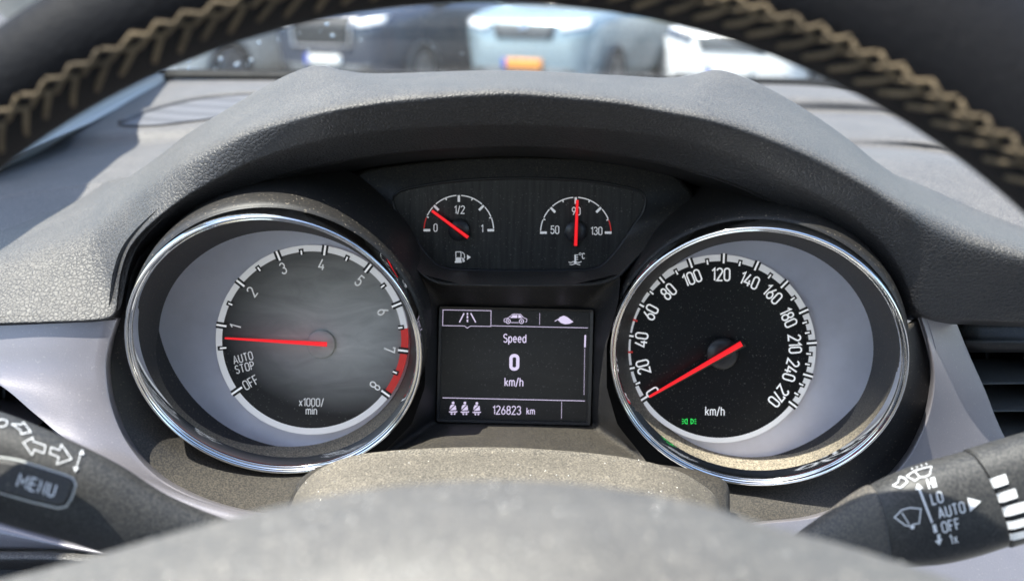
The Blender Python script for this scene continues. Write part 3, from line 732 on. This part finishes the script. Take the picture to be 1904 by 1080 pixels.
tb.build('tick_gaps', PT, 'print_black', tach, .0011); tk.build('tick_marks', PT, 'print_white', tach, .0014)
d = Draw()
for s_, x, y in (('1', 473, 472), ('2', 537, 337), ('3', 657, 247), ('4', 806, 232), ('5', 952, 295), ('6', 1043, 413), ('7', 1067, 560), ('8', 1012, 700)):
    px, py = 210 + x / 2.0763, 380 + y / 2.0763; an = math.degrees(math.atan2(-(py - cT[1]), px - cT[0])); d.text(s_, px, py, 20, an - 90 if s_ not in '1' else an - 96, wd=.12)
d.text('AUTO', 451.5, 665, 14.5, 15, wd=.115, gap=.22); d.text('STOP', 455, 683, 14.5, 15, wd=.115, gap=.22); d.text('OFF', 466, 711, 17, 29, wd=.105, gap=.2)
d.text('x1000/', 579, 747.5, 14, -1, wd=.11, gap=.2); d.text('min', 579, 763, 14, -1, wd=.11, gap=.2)
d.build('numerals', PT, 'print_grey', tach, .0006)
puck('needle_hub', PT, (597, 640), 26, .0012, tach, 'dial_tach')
needle('needle', PT, (418, 628.5), (608, 640), 3.4, 9, .0042, .0052, tach)

# --- speedometer
cS = (1338.4, 648.8)
spd, PS = gauge('speedometer', 'speedometer with clean black face, white numerals 0 to 270 and red needle at 0', RR, cS, .376, ((1398, 648.5), (226, 201), 0), (170, 167), 'dial_speed', 'white_ring')
d = Draw(); full_ring(d, cS, 166, 178.5, 28, -37.6, 213.5); full_ring(d, cS, 167.5, 177, 14, 213.5, 360 - 37.6); d.build('scale_ring', PS, 'white_ring', spd, .0008)
tk, tb, tr_ = Draw(), Draw(), Draw()
ang = [213.5 - 21 * i for i in range(10)] + [24.5 - 20.7 * i for i in range(1, 4)]
for i, an in enumerate(ang):
    radial(tb, cS, an, 162, 180.5, 12); radial(tk, cS, an, 162, 181, 3.6)
    if i < 9:
        if i in (1, 2): radial(tb, cS, an - 10.5, 168, 174, 3); radial(tr_, cS, an - 10.5, 162, 176, 3.6)
        else: radial(tb, cS, an - 10.5, 162, 173, 8); radial(tk, cS, an - 10.5, 161, 170, 3)
    elif i < 12:
        for q in (6.9, 13.8): radial(tb, cS, an - q, 162, 173, 8); radial(tk, cS, an - q, 161, 170, 3)
tb.build('tick_gaps', PS, 'print_black', spd, .0011); tk.build('tick_marks', PS, 'print_white', spd, .0014); tr_.build('red_ticks', PS, 'print_red', spd, .0015)
d = Draw()
for s_, x, y in (('0', 210, 690), ('20', 175, 595), ('40', 168, 492), ('60', 203, 388), ('80', 271, 310), ('100', 360, 258), ('120', 470, 245), ('140', 578, 268), ('160', 665, 320), ('180', 725, 408), ('210', 750, 508), ('240', 735, 607), ('270', 688, 705)):
    px, py = 1110 + x / 2.038, 390 + y / 2.038; an = math.degrees(math.atan2(-(py - cS[1]), px - cS[0])); d.text(s_, px, py, 22.5, an - 90, wd=.135)
d.text('km/h', 1329.3, 764, 15.5, -1, wd=.11, gap=.2)
d.build('numerals', PS, 'print_white', spd, .0006)
puck('needle_hub', PS, (1343, 657), 29.5, .0045, spd)
needle('needle_base', PS, (1222, 731), (1383, 636), 5, 17, .0030, .0052, spd, 'print_black')
needle('needle', PS, (1207, 737.5), (1379, 638.5), 4.5, 10.5, .0052, .0068, spd)
d = Draw(); px = lambda x, y: (1110 + x / 2.038, 390 + y / 2.038)
for sx in (-1, 1):
    c0 = px(349 + sx * 7, 801); d.stroke([(c0[0], c0[1] - 4.6), (c0[0] + sx * 3.5, c0[1] - 3.6), (c0[0] + sx * 4.6, c0[1]), (c0[0] + sx * 3.5, c0[1] + 3.6), (c0[0], c0[1] + 4.6)], 1.0, True)
    for k in (-1, 0, 1): d.stroke([(c0[0] + sx * 6.3, c0[1] + k * 3.1), (c0[0] + sx * 10, c0[1] + k * 4.6)], .9)
d.build('side_light_lamp', PS, 'green', spd, .0006)

# --- pod with fuel and temperature gauges
PNn = C2Wd((0, math.sin(R(14)), -math.cos(R(14))))
PP = Plane(W(960, 430, .372), PNn)
U0 = [(729, 374), (734, 362), (760, 350), (850, 336), (960, 331), (1080, 335), (1170, 349), (1196, 360), (1201, 374), (1196, 395), (1182, 415), (1150, 462), (1122, 492), (1100, 501), (1060, 503), (960, 504), (860, 502), (830, 499), (806, 488), (778, 454), (748, 416), (735, 395)]
U0s = [q[:2] for q in resample([(*q, 0) for q in U0 + U0[:1]], 120)][:-1]
n = len(U0s)
pod = mk('gauge_pod', [PP.hit(*q) for q in U0s] + [PP.hit(*q, -.004) for q in U0s], [tuple(range(n))] + [(i, (i + 1) % n, n + (i + 1) % n, n + i) for i in range(n)], 'dial_small', CL, smooth=False)
pod['label'] = 'small black window with fuel gauge and coolant temperature gauge'
v, f = tube([PP.hit(*q, .0006) for q in U0s], .0007, 8, True); mk('window_edge', v, f, 'print_black', pod)
# housing face round the window and the sill below it
U1 = [(640, 372), (650, 340), (690, 318), (830, 300), (960, 295), (1090, 299), (1230, 320), (1270, 345), (1290, 380), (1262, 420), (1215, 450), (1174, 488), (1150, 512), (1118, 526), (1070, 530), (960, 531), (850, 529), (812, 525), (785, 510), (752, 478), (712, 446), (668, 410)]
Z1 = [.374, .372, .370, .368, .367, .368, .370, .372, .373, .368, .361, .354, .351, .350, .350, .350, .350, .350, .351, .354, .361, .368]
U1s = resample([(x / 100, y / 100, z * 10) for (x, y), z in zip(U1 + U1[:1], Z1 + Z1[:1])], 120)[:-1]
U1s = [(a * 100, b * 100, c / 10) for a, b, c in U1s]
# match by angle so that the loft does not twist
def angle_order(L_, n, c=(960, 420)):
    P2 = [(math.atan2(q[1] - c[1], (q[0] - c[0])), q) for q in L_]; P2.sort(key=lambda k: k[0]); out = []
    A2 = [p[0] for p in P2]; 
    for i in range(n):
        t = -math.pi + 2 * math.pi * i / n; k = 0
        while k < len(A2) and A2[k] < t: k += 1
        a, b = P2[k - 1], P2[k % len(P2)]; da = (b[0] - a[0]) % (2 * math.pi); u = ((t - a[0]) % (2 * math.pi)) / max(da, 1e-9)
        out.append(tuple(p + (q - p) * u for p, q in zip(a[1], b[1])))
    return out
I0 = angle_order([(x, y, 0) for x, y in U0s], 160); I1 = angle_order(U1s, 160)
rows = []
for t in (0, .1, .4, .7, .88, .96, 1):
    rr = []
    for a, b in zip(I0, I1):
        p = PP.hit(a[0], a[1], .0012); q = W(*b); s = p.lerp(q, t); rr.append(s)
    rows.append(rr)
rows.append([W(b[0] + (b[0] - 960) * .01, b[1] + (3 if b[1] > 440 else -3), b[2] + .002) for b in I1])
rows.append([W(b[0] + (b[0] - 960) * .02, b[1] + (7 if b[1] > 440 else -6), b[2] + .02) for b in I1])
v, f = grid(rows, True); mk('pod_housing', v, f, 'plastic', CL)
px = lambda x, y: (720 + x / 3.808, 310 + y / 3.808)
def small(nm, c, r, texts, redside):
    dw, dr_ = Draw(), Draw(); c = px(*c); r = r / 3.808
    for an in (180, 135, 90, 45, 0): radial(dw, c, an, r - 12.5, r, 4.4, asp=.99)
    for an in (157, 112, 67, 22): radial(dw, c, an, r - 5, r - 1, 2.2, asp=.99)
    for a0, a1, q in ((177, 159, 'L'), (155, 138.5, ''), (131.5, 94, ''), (86, 48.5, ''), (41.5, 23, ''), (21, 3, 'R')):
        (dr_ if q == redside else dw).stroke([(c[0] + (r - 1) * math.cos(R(a0 + (a1 - a0) * i / 12)), c[1] - (r - 1) * math.sin(R(a0 + (a1 - a0) * i / 12))) for i in range(13)], 2.0)
    o = dw.build(nm, PP, 'print_grey', pod, .0004); dr_.build(nm.replace('scale', 'red_arc'), PP, 'print_red', pod, .0004)
    tx = Draw()
    for s_, x, y, h in texts: tx.text(s_, *px(x, y), h, 0, wd=.12)
    return tx
t1 = small('fuel_scale', (507, 450), 250, (('0', 342, 432, 13.5), ('1', 672, 438, 13.5), ('1/2', 512, 305, 14)), 'L')
# fuel pump symbol
o_ = lambda pts: [px(*p) for p in pts]
t1.poly(o_([(478, 680), (478, 668), (484, 668), (484, 642), (524, 642), (524, 668), (527, 668), (527, 680)]))
t1.stroke(o_([(486, 640), (486, 603), (522, 603), (522, 640)]), 1.6)
t1.stroke(o_([(530, 604), (545, 618), (548, 640), (540, 655), (546, 668), (537, 672), (534, 650), (526, 644)]), 1.5)
t1.poly(o_([(565, 622), (592, 641), (565, 660)]))
t1.build('fuel_numerals', PP, 'print_grey', pod, .0005)
t2 = small('temperature_scale', (1335, 467), 253, (('50', 1187, 447, 14), ('90', 1338, 315, 14), ('130', 1482, 455, 14)), 'R')
t2.stroke(o_([(1331, 622), (1331, 672)]), 3); t2.circle(px(1331, 676), 2.6, n=16)
for yy in (625, 641, 657): t2.stroke(o_([(1334, yy), (1351, yy)]), 1.4)
for yy, x0_, x1_ in ((674, 1284, 1322), (674, 1340, 1376), (690, 1292, 1366)):
    t2.stroke([px(x0_ + (x1_ - x0_) * i / 16, yy + 4 * math.sin(i / 16 * (x1_ - x0_) / 9)) for i in range(17)], 1.4)
t2.circle(px(1366, 618), 2.0, .9, 14); t2.text('C', *px(1389, 632), 10, 0, wd=.14)
t2.build('temperature_numerals', PP, 'print_grey', pod, .0005)
puck('fuel_needle_hub', PP, px(506, 450), 20, .003, pod); puck('temperature_needle_hub', PP, px(1334, 460), 20.5, .003, pod)
needle('fuel_needle_base', PP, px(400, 375), px(582, 508), 8, 10, .0026, .0034, pod, 'print_black'); needle('temperature_needle_base', PP, px(1341, 350), px(1333, 572), 8, 10, .0026, .0034, pod, 'print_black')
needle('fuel_needle', PP, px(316, 312), px(572, 501), 5, 6.4, .0036, .0042, pod); needle('temperature_needle', PP, px(1346, 236), px(1334, 560), 5, 6.4, .0036, .0042, pod)

# --- driver display
PD = Plane(W(957, 680, .376), C2Wd((0, math.sin(R(10)), -math.cos(R(10)))))
px = lambda x, y: (780 + x / 3.6, 540 + y / 3.6)
def rrect(c, r, k=5):
    out = []
    for i in range(4):
        p, a, b = Vector(c[i]), Vector(c[i - 1]), Vector(c[(i + 1) % 4]); A = p + (a - p).normalized() * r; B = p + (b - p).normalized() * r
        for j in range(k + 1):
            t = j / k; q = A.lerp(p, t).lerp(p.lerp(B, t), t); out.append(tuple(q))
    return out
BO = rrect([px(130, 103), px(1168, 128), px(1148, 905), px(110, 880)], 5); BI = rrect([px(152, 124), px(1140, 142), px(1118, 880), px(136, 856)], 3)
n = len(BO)
screen = mk('display', [PD.hit(*q) for q in BI], [tuple(range(n))], 'screen', CL, smooth=False)
screen['label'] = 'lit driver display reading Speed 0 km/h and 126823 km'
rows = [[PD.hit(*q, 0.0) for q in BI], [PD.hit(*q, .0012) for q in [tuple(Vector(a).lerp(Vector(b), .15)) for a, b in zip(BI, BO)]], [PD.hit(*q, .0016) for q in [tuple(Vector(a).lerp(Vector(b), .85)) for a, b in zip(BI, BO)]], [PD.hit(*q, .001) for q in BO], [PD.hit(*q, -.005) for q in BO]]
v, f = grid(rows, True); mk('display_bezel', v, f, 'hubcap', screen, smooth=False)
o_ = lambda pts: [px(*p) for p in pts]
d = Draw()
d.stroke(o_([(157, 130), (479, 135), (478, 240), (340, 238), (320, 252), (302, 237), (155, 235)]), 1.0, True)
d.stroke(o_([(482, 236), (1128, 250)]), 1.0); d.stroke(o_([(155, 717), (1106, 738)]), 1.2)
d.stroke(o_([(805, 152), (804, 230)]), .7); d.stroke(o_([(952, 742), (950, 857)]), .7)
d.stroke(o_([(1110, 298), (1107, 380)]), 3)
for i in range(40): d.stroke(o_([(1106 - i * .12, 388 + i * 7.8), (1106 - i * .12, 392 + i * 7.8)]), 1.2)
d.build('divider_lines', PD, 'screen_ink', screen, .0003)
d = Draw()
d.stroke(o_([(298, 152), (267, 213)]), 2.2); d.stroke(o_([(343, 152), (376, 213)]), 2.2)
for y0, y1 in ((150, 163), (170, 186), (193, 211)): d.stroke(o_([(321, y0), (321, y1)]), 2.6)
d.build('road_symbol', PD, 'screen_ink', screen, .0003); d = Draw()
d.stroke(o_([(566, 208), (567, 190), (596, 182), (622, 160), (640, 157), (676, 159), (700, 184), (718, 190), (718, 207), (708, 212)]), 1.0)
d.stroke(o_([(566, 208), (576, 212)]), 1); d.stroke(o_([(612, 214), (664, 215)]), 1)
d.poly(o_([(606, 183), (626, 164), (655, 164), (655, 184)])); d.poly(o_([(661, 164), (674, 165), (690, 183), (661, 184)]))
for cx in (594, 683): d.circle(px(cx, 206), 4.0, 1.3, 20); d.circle(px(cx, 206), 1.4, n=10)
d.build('car_symbol', PD, 'screen_ink', screen, .0003); d = Draw()
d.poly(o_([(925, 196), (940, 178), (965, 168), (990, 178), (1030, 210), (1005, 222), (975, 226), (945, 216)])); d.stroke(o_([(928, 192), (905, 206)]), 1.2)
d.build('leaf_symbol', PD, 'screen_ink', screen, .0003)
for cx, cy_ in ((225, 788), (304, 789), (384, 791)):
    d = Draw(); d.circle(px(cx, cy_ - 37), 2.5, n=14)
    d.poly(o_([(cx - 12, cy_ - 25), (cx + 10, cy_ - 25), (cx - 24, cy_ + 8), (cx - 20, cy_ - 14)]))
    d.poly(o_([(cx + 17, cy_ - 22), (cx + 21, cy_ + 10), (cx - 21, cy_ + 14)]))
    d.poly(o_([(cx - 30, cy_ + 20), (cx + 30, cy_ + 19), (cx + 24, cy_ + 27), (cx - 24, cy_ + 28)]))
    for q in (-1, 1): d.poly(o_([(cx + q * 5, cy_ + 31), (cx + q * 17, cy_ + 31), (cx + q * 14, cy_ + 42), (cx + q * 5, cy_ + 42)]))
    d.build('seat_belt_symbol', PD, 'screen_ink', screen, .0003)
d = Draw()
d.text('Speed', *px(638, 320), 15, -1, wd=.12, gap=.2); d.text('0', *px(635, 480), 25, -1, wd=.24, xs=1.15); d.text('km/h', *px(632, 612), 15, -1, wd=.12, gap=.2)
d.text('126823', *px(585, 800), 15, -1, wd=.11, gap=.2); d.text('km', *px(744, 806), 12, -1, wd=.12, gap=.2)
d.build('display_text', PD, 'screen_ink', screen, .0003)

# --- recessed walls round the display and the shelf under it
out = [(768, 506, .352), (860, 529, .3515), (957, 532, .351), (1060, 530, .3515), (1154, 508, .352), (1150, 560, .352), (1128, 640, .352), (1128, 720, .352), (1148, 790, .349), (1205, 860, .342), (1120, 850, .335), (960, 838, .333), (800, 838, .335), (690, 862, .342), (765, 790, .349), (790, 720, .352), (792, 640, .352), (776, 560, .352)]
outS = resample([(x / 100, y / 100, z * 10) for x, y, z in out + out[:1]], 200, lin)[:-1]; outS = [(a * 100, b * 100, c / 10) for a, b, c in outS]
OA = angle_order(outS, 220, (957, 680)); IA = angle_order([(x, y, 0) for x, y in [lin([(*q,) for q in BO + BO[:1]], (len(BO)) * i / 400) for i in range(400)]], 220, (957, 680))
rows = []
for t in (0, .35, .7, .9, 1):
    rows.append([PD.hit(b[0], b[1], -.0005).lerp(W(*a), t) for a, b in zip(OA, IA)])
v, f = grid(rows, True); mk('display_surround', v, f, 'plastic', CL)
# dark troughs between the dial tubes and the silver trims
def collar(fr, a0, a1, r=.0576, w_=-.014):
    o, u, v_, nn = fr; return [o + u * (r * math.cos(R(a0 + (a1 - a0) * i / 60))) + v_ * (r * math.sin(R(a0 + (a1 - a0) * i / 60))) + nn * w_ for i in range(61)]
KL = collar(RL, 165, 292); KR = collar(RR, 15, -100)
def trough(T, K, e):
    rows = []
    for (a, b) in zip(samp(T, 60), K):
        rows.append([W(a[0] + e * (1 - t) * -6, a[1], a[2] + .010).lerp(b, t) for t in (-.15, 0, .2, .45, .7, .9, 1)])
    v, f = grid(rows); solid(mk('side_trough', v, f, 'plastic', CL), .002)
trough(TL, KL, 1); trough(TR, KR, -1)

# ------------------------------------------------------------------ steering column cover
sh = thing('column_cover', 'dusty grey beige steering column cover below the display', 'steering column cover', W(950, 900, .32))
S0 = [(538, 950, .335), (552, 915, .332), (585, 878, .331), (640, 851, .331), (720, 838, .331), (860, 831, .331), (1000, 834, .331), (1150, 848, .331), (1250, 871, .331), (1305, 900, .332), (1332, 925, .333), (1345, 960, .336)]
cols = [[(x - (x - 950) * .015, y + 14, z + .012), (x, y, z), (x + (x - 950) * .006, y + 12, z - .006), (x + (x - 950) * .02, y + 48, z - .024), (x + (x - 950) * .04, y + 110, z - .045), (x + (x - 950) * .06, y + 200, z - .07)] for x, y, z in S0]
v, f = patch(cols, 90, 30); solid(mk('upper_cover', v, f, 'shroud', sh), .003)
S1 = [(520, 990, .345), (540, 930, .343), (570, 885, .342), (640, 862, .342), (860, 846, .342), (1120, 858, .342), (1262, 872, .341), (1318, 885, .340), (1353, 905, .340), (1357, 960, .340)]
cols = [[(x, y, z + .012), (x, y, z), (x, y + 60, z - .012), (x, y + 180, z - .03)] for x, y, z in S1]
v, f = patch(cols, 60, 12); solid(mk('lower_cover', v, f, 'plastic', sh), .003)

# ------------------------------------------------------------------ stalks
def stalk_body(st, n=36, depth=.62, pw=2.4):
    rows = []
    for (xt, yt), (xb, yb), z in st:
        A, B = W(xt, yt, z), W(xb, yb, z); c = (A + B) / 2; h = (B - A) / 2; k = FWD * h.length * depth
        rr = []
        for i in range(n):
            a = 2 * math.pi * i / n; ca, sa = math.cos(a), math.sin(a)
            rr.append(c + h * (math.copysign(abs(ca) ** (2 / pw), ca)) + k * (math.copysign(abs(sa) ** (2 / pw), sa)))
        rows.append(rr)
    v, f = grid(rows, True); f += [tuple(range(n)), tuple(range(len(v) - n, len(v)))]; return v, f
def interp(st, k):
    flat = [(*a, *b, z) for a, b, z in st]; return [((q[0], q[1]), (q[2], q[3]), q[4]) for q in samp(flat, k)]
ls = thing('turn_signal_stalk', 'black turn signal stalk with MENU button and arrow symbols', 'control stalk', W(150, 920, .26))
LS = [((-120, 735), (-140, 935), .258), ((-10, 765), (-30, 958), .258), ((70, 795), (40, 978), .259), ((152, 832), (120, 1000), .260), ((222, 868), (195, 1024), .262), ((302, 918), (280, 1052), .265), ((400, 960), (390, 1075), .27), ((490, 985), (490, 1085), .275)]
v, f = stalk_body(interp(LS, 50)); lsb = mk('stalk_body', v, f, 'stalk', ls)
PB = Plane(W(60, 900, .236), -FWD + DN * -.25)
bt = rrect([(-70, 832), (30, 855), (141, 890), (112, 946)], 1) ; 
bt = [(-80, 838), (-40, 846), (20, 854), (36, 857), (120, 883), (134, 889), (140, 900), (132, 925), (122, 940), (108, 943), (60, 932), (0, 915), (-80, 893)]
n = len(bt)
rows = [[PB.hit(*q, -.012) for q in bt], [PB.hit(*q, -.0012) for q in bt], [PB.hit(q[0] + (40 - q[0]) * .03, q[1] + (900 - q[1]) * .05, 0) for q in bt]]
v, f = grid(rows, True); f.append(tuple(range(2 * n, 3 * n))); bo = mk('menu_button', v, f, 'button', ls, smooth=False)
v, f = tube([PB.hit(x + (x - 40) * .01, y + (y - 900) * .03, -.001) for x, y in bt], .00028, 8, True); mk('button_edge_highlight', v, f, 'pillar', bo)  # pale tube added as the highlight along the button's edge
b = bo.modifiers.new('edge', 'BEVEL'); b.width = .0008; b.segments = 3; b.limit_method = 'ANGLE'
d = Draw(); d.text('MENU', 68, 902, 23, -17, wd=.125, gap=.26, xs=1.12); d.build('button_lettering', PB, 'stalk_white', bo, .0004)
DL = Drape([lsb], Plane(W(100, 850, .245), -FWD))
z1 = lambda x, y: (x / 2.8425, 700 + y / 2.8425)
d = Draw(True); o_ = lambda pts: [z1(*p) for p in pts]
d.stroke(o_([(125, 352), (172, 328), (178, 348), (240, 368), (234, 408), (182, 388), (172, 415)]), 1.6, True)
d.stroke(o_([(378, 438), (322, 366), (314, 392), (270, 378), (264, 408), (312, 428), (302, 464)]), 1.6, True)
d.stroke(o_([(428, 400), (400, 498)]), 1.6); d.poly(o_([(432, 392), (414, 412), (442, 420)])); d.poly(o_([(398, 506), (386, 478), (416, 484)]))
d.stroke(o_([(60, 258), (110, 262), (120, 250), (162, 300), (112, 308), (108, 290)]), 1.6, True)
d.stroke([z1(8 + 30 * math.cos(R(a)), 252 + 18 * math.sin(R(a))) for a in range(0, 360, 24)], 1.6, True)
d.build('stalk_symbols', DL, 'stalk_white', ls, .0006)

rs = thing('wiper_stalk', 'black wiper stalk with white wiper symbols, HI LO AUTO OFF lettering and ribbed knob', 'control stalk', W(1720, 940, .275))
RS = [((1450, 1020), (1480, 1085), .285), ((1530, 966), (1562, 1074), .282), ((1585, 926), (1614, 1062), .279), ((1640, 893), (1670, 1052), .276), ((1701, 867), (1742, 1046), .275), ((1760, 850), (1805, 1032), .275), ((1797, 840), (1862, 1014), .275)]
v, f = stalk_body(interp(RS, 50)); rsb = mk('stalk_body', v, f, 'stalk', rs)
RK = [((1800, 840), (1866, 1012), .275), ((1804, 836), (1872, 1014), .275), ((1812, 833), (1880, 1012), .275), ((1904, 806), (1962, 988), .274), ((2020, 775), (2075, 958), .273)]
v, f = stalk_body(interp(RK, 40)); rk = mk('rotary_knob', v, f, 'stalk', rs)
M['sunlit_boot'] = dusty('sunlit_stalk_boot_plastic', (.05, .05, .052), film=.10, specks=.15, up=.22, rough=.55, speck_scale=1300)  # stalk base coloured paler to carry its sunlit patch
v, f = stalk_body(interp([((1440, 1022), (1470, 1090), .284), ((1527, 962), (1562, 1080), .281), ((1583, 922), (1614, 1068), .278), ((1614, 904), (1642, 1064), .2768), ((1620, 904), (1647, 1060), .2785)], 30)); mk('stalk_boot', v, f, 'sunlit_boot', rs)
DR = Drape([rsb], Plane(W(1720, 940, .255), -FWD)); DK = Drape([rk], Plane(W(1880, 900, .255), -FWD))
z2 = lambda x, y: (1500 + x / 3.176, 740 + y / 3.176); o_ = lambda pts: [z2(*p) for p in pts]
d = Draw(True)
d.text('HI', *z2(736, 503), 18, 15, wd=.15, gap=.26); d.text('LO', *z2(765, 588), 19, 15, wd=.14, gap=.24); d.text('AUTO', *z2(850, 658), 19, 14, wd=.14, gap=.24); d.text('OFF', *z2(846, 748), 19, 14, wd=.14, gap=.24); d.text('1x', *z2(862, 825), 16, 12, wd=.15, gap=.24)
d.build('stalk_lettering', DR, 'stalk_white', rs, .0005)
d = Draw(True)
d.poly(o_([(944, 585), (1024, 606), (960, 668)]))
d.stroke(o_([(662, 535), (738, 732)]), 4.2); d.poly(o_([(655, 505), (640, 545), (686, 534)]))
d.poly(o_([(738, 744), (758, 740), (770, 786), (748, 792)])); d.poly(o_([(766, 800), (784, 796), (788, 826), (798, 824), (780, 862), (752, 838), (770, 832)]))
d.stroke(o_([(518, 700), (560, 658), (610, 645), (672, 650), (662, 735), (628, 740), (612, 752), (582, 748)]), 2.2, True)
d.stroke(o_([(560, 672), (604, 742)]), 2); d.circle(z2(622, 756), 4.2, n=14)
d.stroke(o_([(592, 466), (640, 436), (690, 420), (738, 410), (726, 455), (700, 468), (668, 470), (640, 492)]), 1.5, True)
d.stroke(o_([(640, 440), (668, 470)]), 1.6)
for q in range(4): d.circle(z2(625 + q * 28, 424 - q * 9), 1.4, n=8)
d.stroke(o_([(512, 520), (540, 502), (552, 470), (580, 478), (596, 496), (556, 534)]), 1.7, True)
d.build('wiper_symbols', DR, 'stalk_white', rs, .0005)
for pts in ([(1028, 492), (1160, 452), (1190, 496), (1048, 548)], [(1064, 578), (1216, 534), (1246, 576), (1082, 632)], [(1098, 652), (1300, 600), (1320, 650), (1116, 712)], [(1128, 736), (1320, 690), (1335, 730), (1144, 784)], [(1160, 800), (1330, 760), (1345, 795), (1176, 836)]):
    q = [Vector(a) for a in o_(pts)]; dd = Draw(); dd.stroke([(q[0].lerp(q[3], .5)).lerp(q[1].lerp(q[2], .5), i / 10) for i in range(11)], ((q[3] - q[0]).length + (q[2] - q[1]).length) / 2); dd.build('knob_rib', DK, 'stalk_white', rk, .0009)

# ------------------------------------------------------------------ steering wheel
sw = thing('steering_wheel', 'black leather steering wheel with tan cross stitching and dusty grey centre cover', 'steering wheel', W(904, 1493, .185))
RC, RRad = (904, 1493.15), 1493.2
def rim_at(an, full=False):
    """centre of the rim section in pixels, its radius in pixels and depth for a direction in degrees (90 = top)"""
    t = (an - 125) / (52 - 125); t = max(0, min(1, t)); th = 192 + (320 - 192) * t
    z = .196 - .020 * t; return th / 2, z
def rim_ring(an, k=40, off=0):
    h, z = rim_at(an); rc = RRad + h; c = W(RC[0] + rc * math.cos(R(an)), RC[1] - rc * math.sin(R(an)), z)
    er = (RT * math.cos(R(an)) - DN * math.sin(R(an))); hr = h / F * z
    return c, er, hr
rows = []
for i in range(161):
    an = 185 - 190 * i / 160; c, er, hr = rim_ring(an)
    rows.append([c + er * (hr * math.cos(2 * math.pi * k / 40)) + FWD * (min(hr, .0140) * math.sin(2 * math.pi * k / 40)) for k in range(40)])
v, f = grid(rows, True); rim = mk('rim', v, f, 'rim', sw)
# cross stitches: thread pairs over the seam on the rim's inner side facing the driver
def on_rim(an, q, lift):
    c, er, hr = rim_ring(an); hz = min(hr, .0140); return c + er * ((hr + lift) * math.cos(R(q))) + FWD * ((hz + lift) * math.sin(R(q)))
vv, ff = [], []
def thread(p, r=.00042):
    v, f = tube(p, r, 6); k = len(vv); vv.extend(v); ff.extend([tuple(k + i for i in q) for q in f])
an = 150.0
def seam_q(an, off): h, z = rim_at(an); return 180 + math.degrees(math.acos(max(-1, 1 - off / h)))
while an > 30:
    st = 2.05 * random.uniform(.93, 1.07)
    for o0, o1, r_ in ((5, 27, .00062), (24, 43, .00056), (43, 25, .00056)):
        sg_ = st * random.uniform(.42, .54); j0, j1 = random.uniform(-2, 2), random.uniform(-2, 2)
        thread([on_rim(an + sg_ * (1 - 2 * t), seam_q(an, o0 + j0 + (o1 + j1 - o0 - j0) * t), -.0001 + .0008 * math.sin(math.pi * t)) for t in (0, .2, .5, .8, 1)], r_)
    an -= st
mk('stitching', vv, ff, 'thread', rim)
H0 = [(-120, 1105, 00.163), (0, 1078, 00.162), (100, 1053, 00.161), (200, 1026, 00.160), (350, 983, 00.159), (500, 945, 00.158), (650, 915, 00.157), (800, 898, 00.156), (950, 893, 00.156), (1100, 902, 00.156), (1240, 924, 00.157), (1343, 949, 00.157), (1421, 975, 00.158), (1520, 1000, 00.159), (1600, 1022, 00.160), (1700, 1054, 00.161), (1800, 1088, 00.162), (1950, 1140, 00.163)]
cols = [[(x, y + 30, z + .02), (x, y + 5, z + .006), (x, y, z), (x + (x - 950) * .004, y + 14, z - .004), (x + (x - 950) * .01, y + 50, z - .012), (x + (x - 950) * .03, y + 130, z - .022), (x + (x - 950) * .05, y + 260, z - .03)] for x, y, z in H0]
v, f = patch(cols, 100, 36); solid(mk('centre_cover', v, f, 'hub', sw), .003)

# ------------------------------------------------------------------ loose dust grains on the covers, grit on the glass
M['grit'] = plain('pale_grit', (.75, .72, .66), .22, .6)
IC = bmesh.new(); bmesh.ops.create_icosphere(IC, subdivisions=2, radius=1); IC.verts.index_update()
ICV = [q.co.copy() for q in IC.verts]; ICF = [tuple(q.index for q in f.verts) for f in IC.faces]; IC.free()
def grains(name, objs, boxes, r0, r1, parent=None, flat=1.0):
    dr_ = Drape(objs, Plane(W(950, 900, .5), FWD)); vv, ff = [], []
    for (x0, y0, x1, y1, n) in boxes:
        for _ in range(n):
            x, y = random.uniform(x0, x1), random.uniform(y0, y1); d_ = (W(x, y, 1) - CAM).normalized()
            h, nn, i, t = dr_.b.ray_cast(CAM, d_)
            if h is None: continue
            r = random.uniform(r0, r1); k = len(vv); vv += [h + c * r for c in ICV]; ff += [tuple(k + i for i in f) for f in ICF]
    return mk(name, vv, ff, 'grit', parent, loc=W(950, 930, .2))
cover = [o for o in bpy.data.objects if o.name in ('centre_cover', 'upper_cover')]
tag(grains('dust', cover, [(100, 890, 1800, 1080, 150), (560, 832, 1330, 950, 90)], .00010, .00032), kind='stuff')

vv, ff = [], []
for (x0, y0, x1, y1, n_) in ((480, 30, 700, 128, 20), (720, 12, 1240, 128, 5), (350, 105, 480, 128, 14)):
    for _ in range(n_):
        x, y = random.uniform(x0, x1), random.uniform(y0, y1); p = W(x, y, .80); d_ = (p - CAM).normalized()
        h, nn, i_, t_ = BVHTree.FromPolygons([LOC[GL] + q.co for q in GL.data.vertices], [list(q.vertices) for q in GL.data.polygons]).ray_cast(CAM, d_)
        if h is None: continue
        r = random.choice((.0005, .0007, .0009, .0016)); k = len(vv); vv += [h + c * r for c in ICV]; ff += [tuple(k + i for i in f) for f in ICF]
g = N('water_drop'); g.set(Base_Color=(1, 1, 1), Roughness=.02, IOR=1.33, Transmission_Weight=1.); M['drop'] = g.m
dr_o = mk('water_drops', vv, ff, 'drop', ws); dr_o['kind'] = 'stuff'
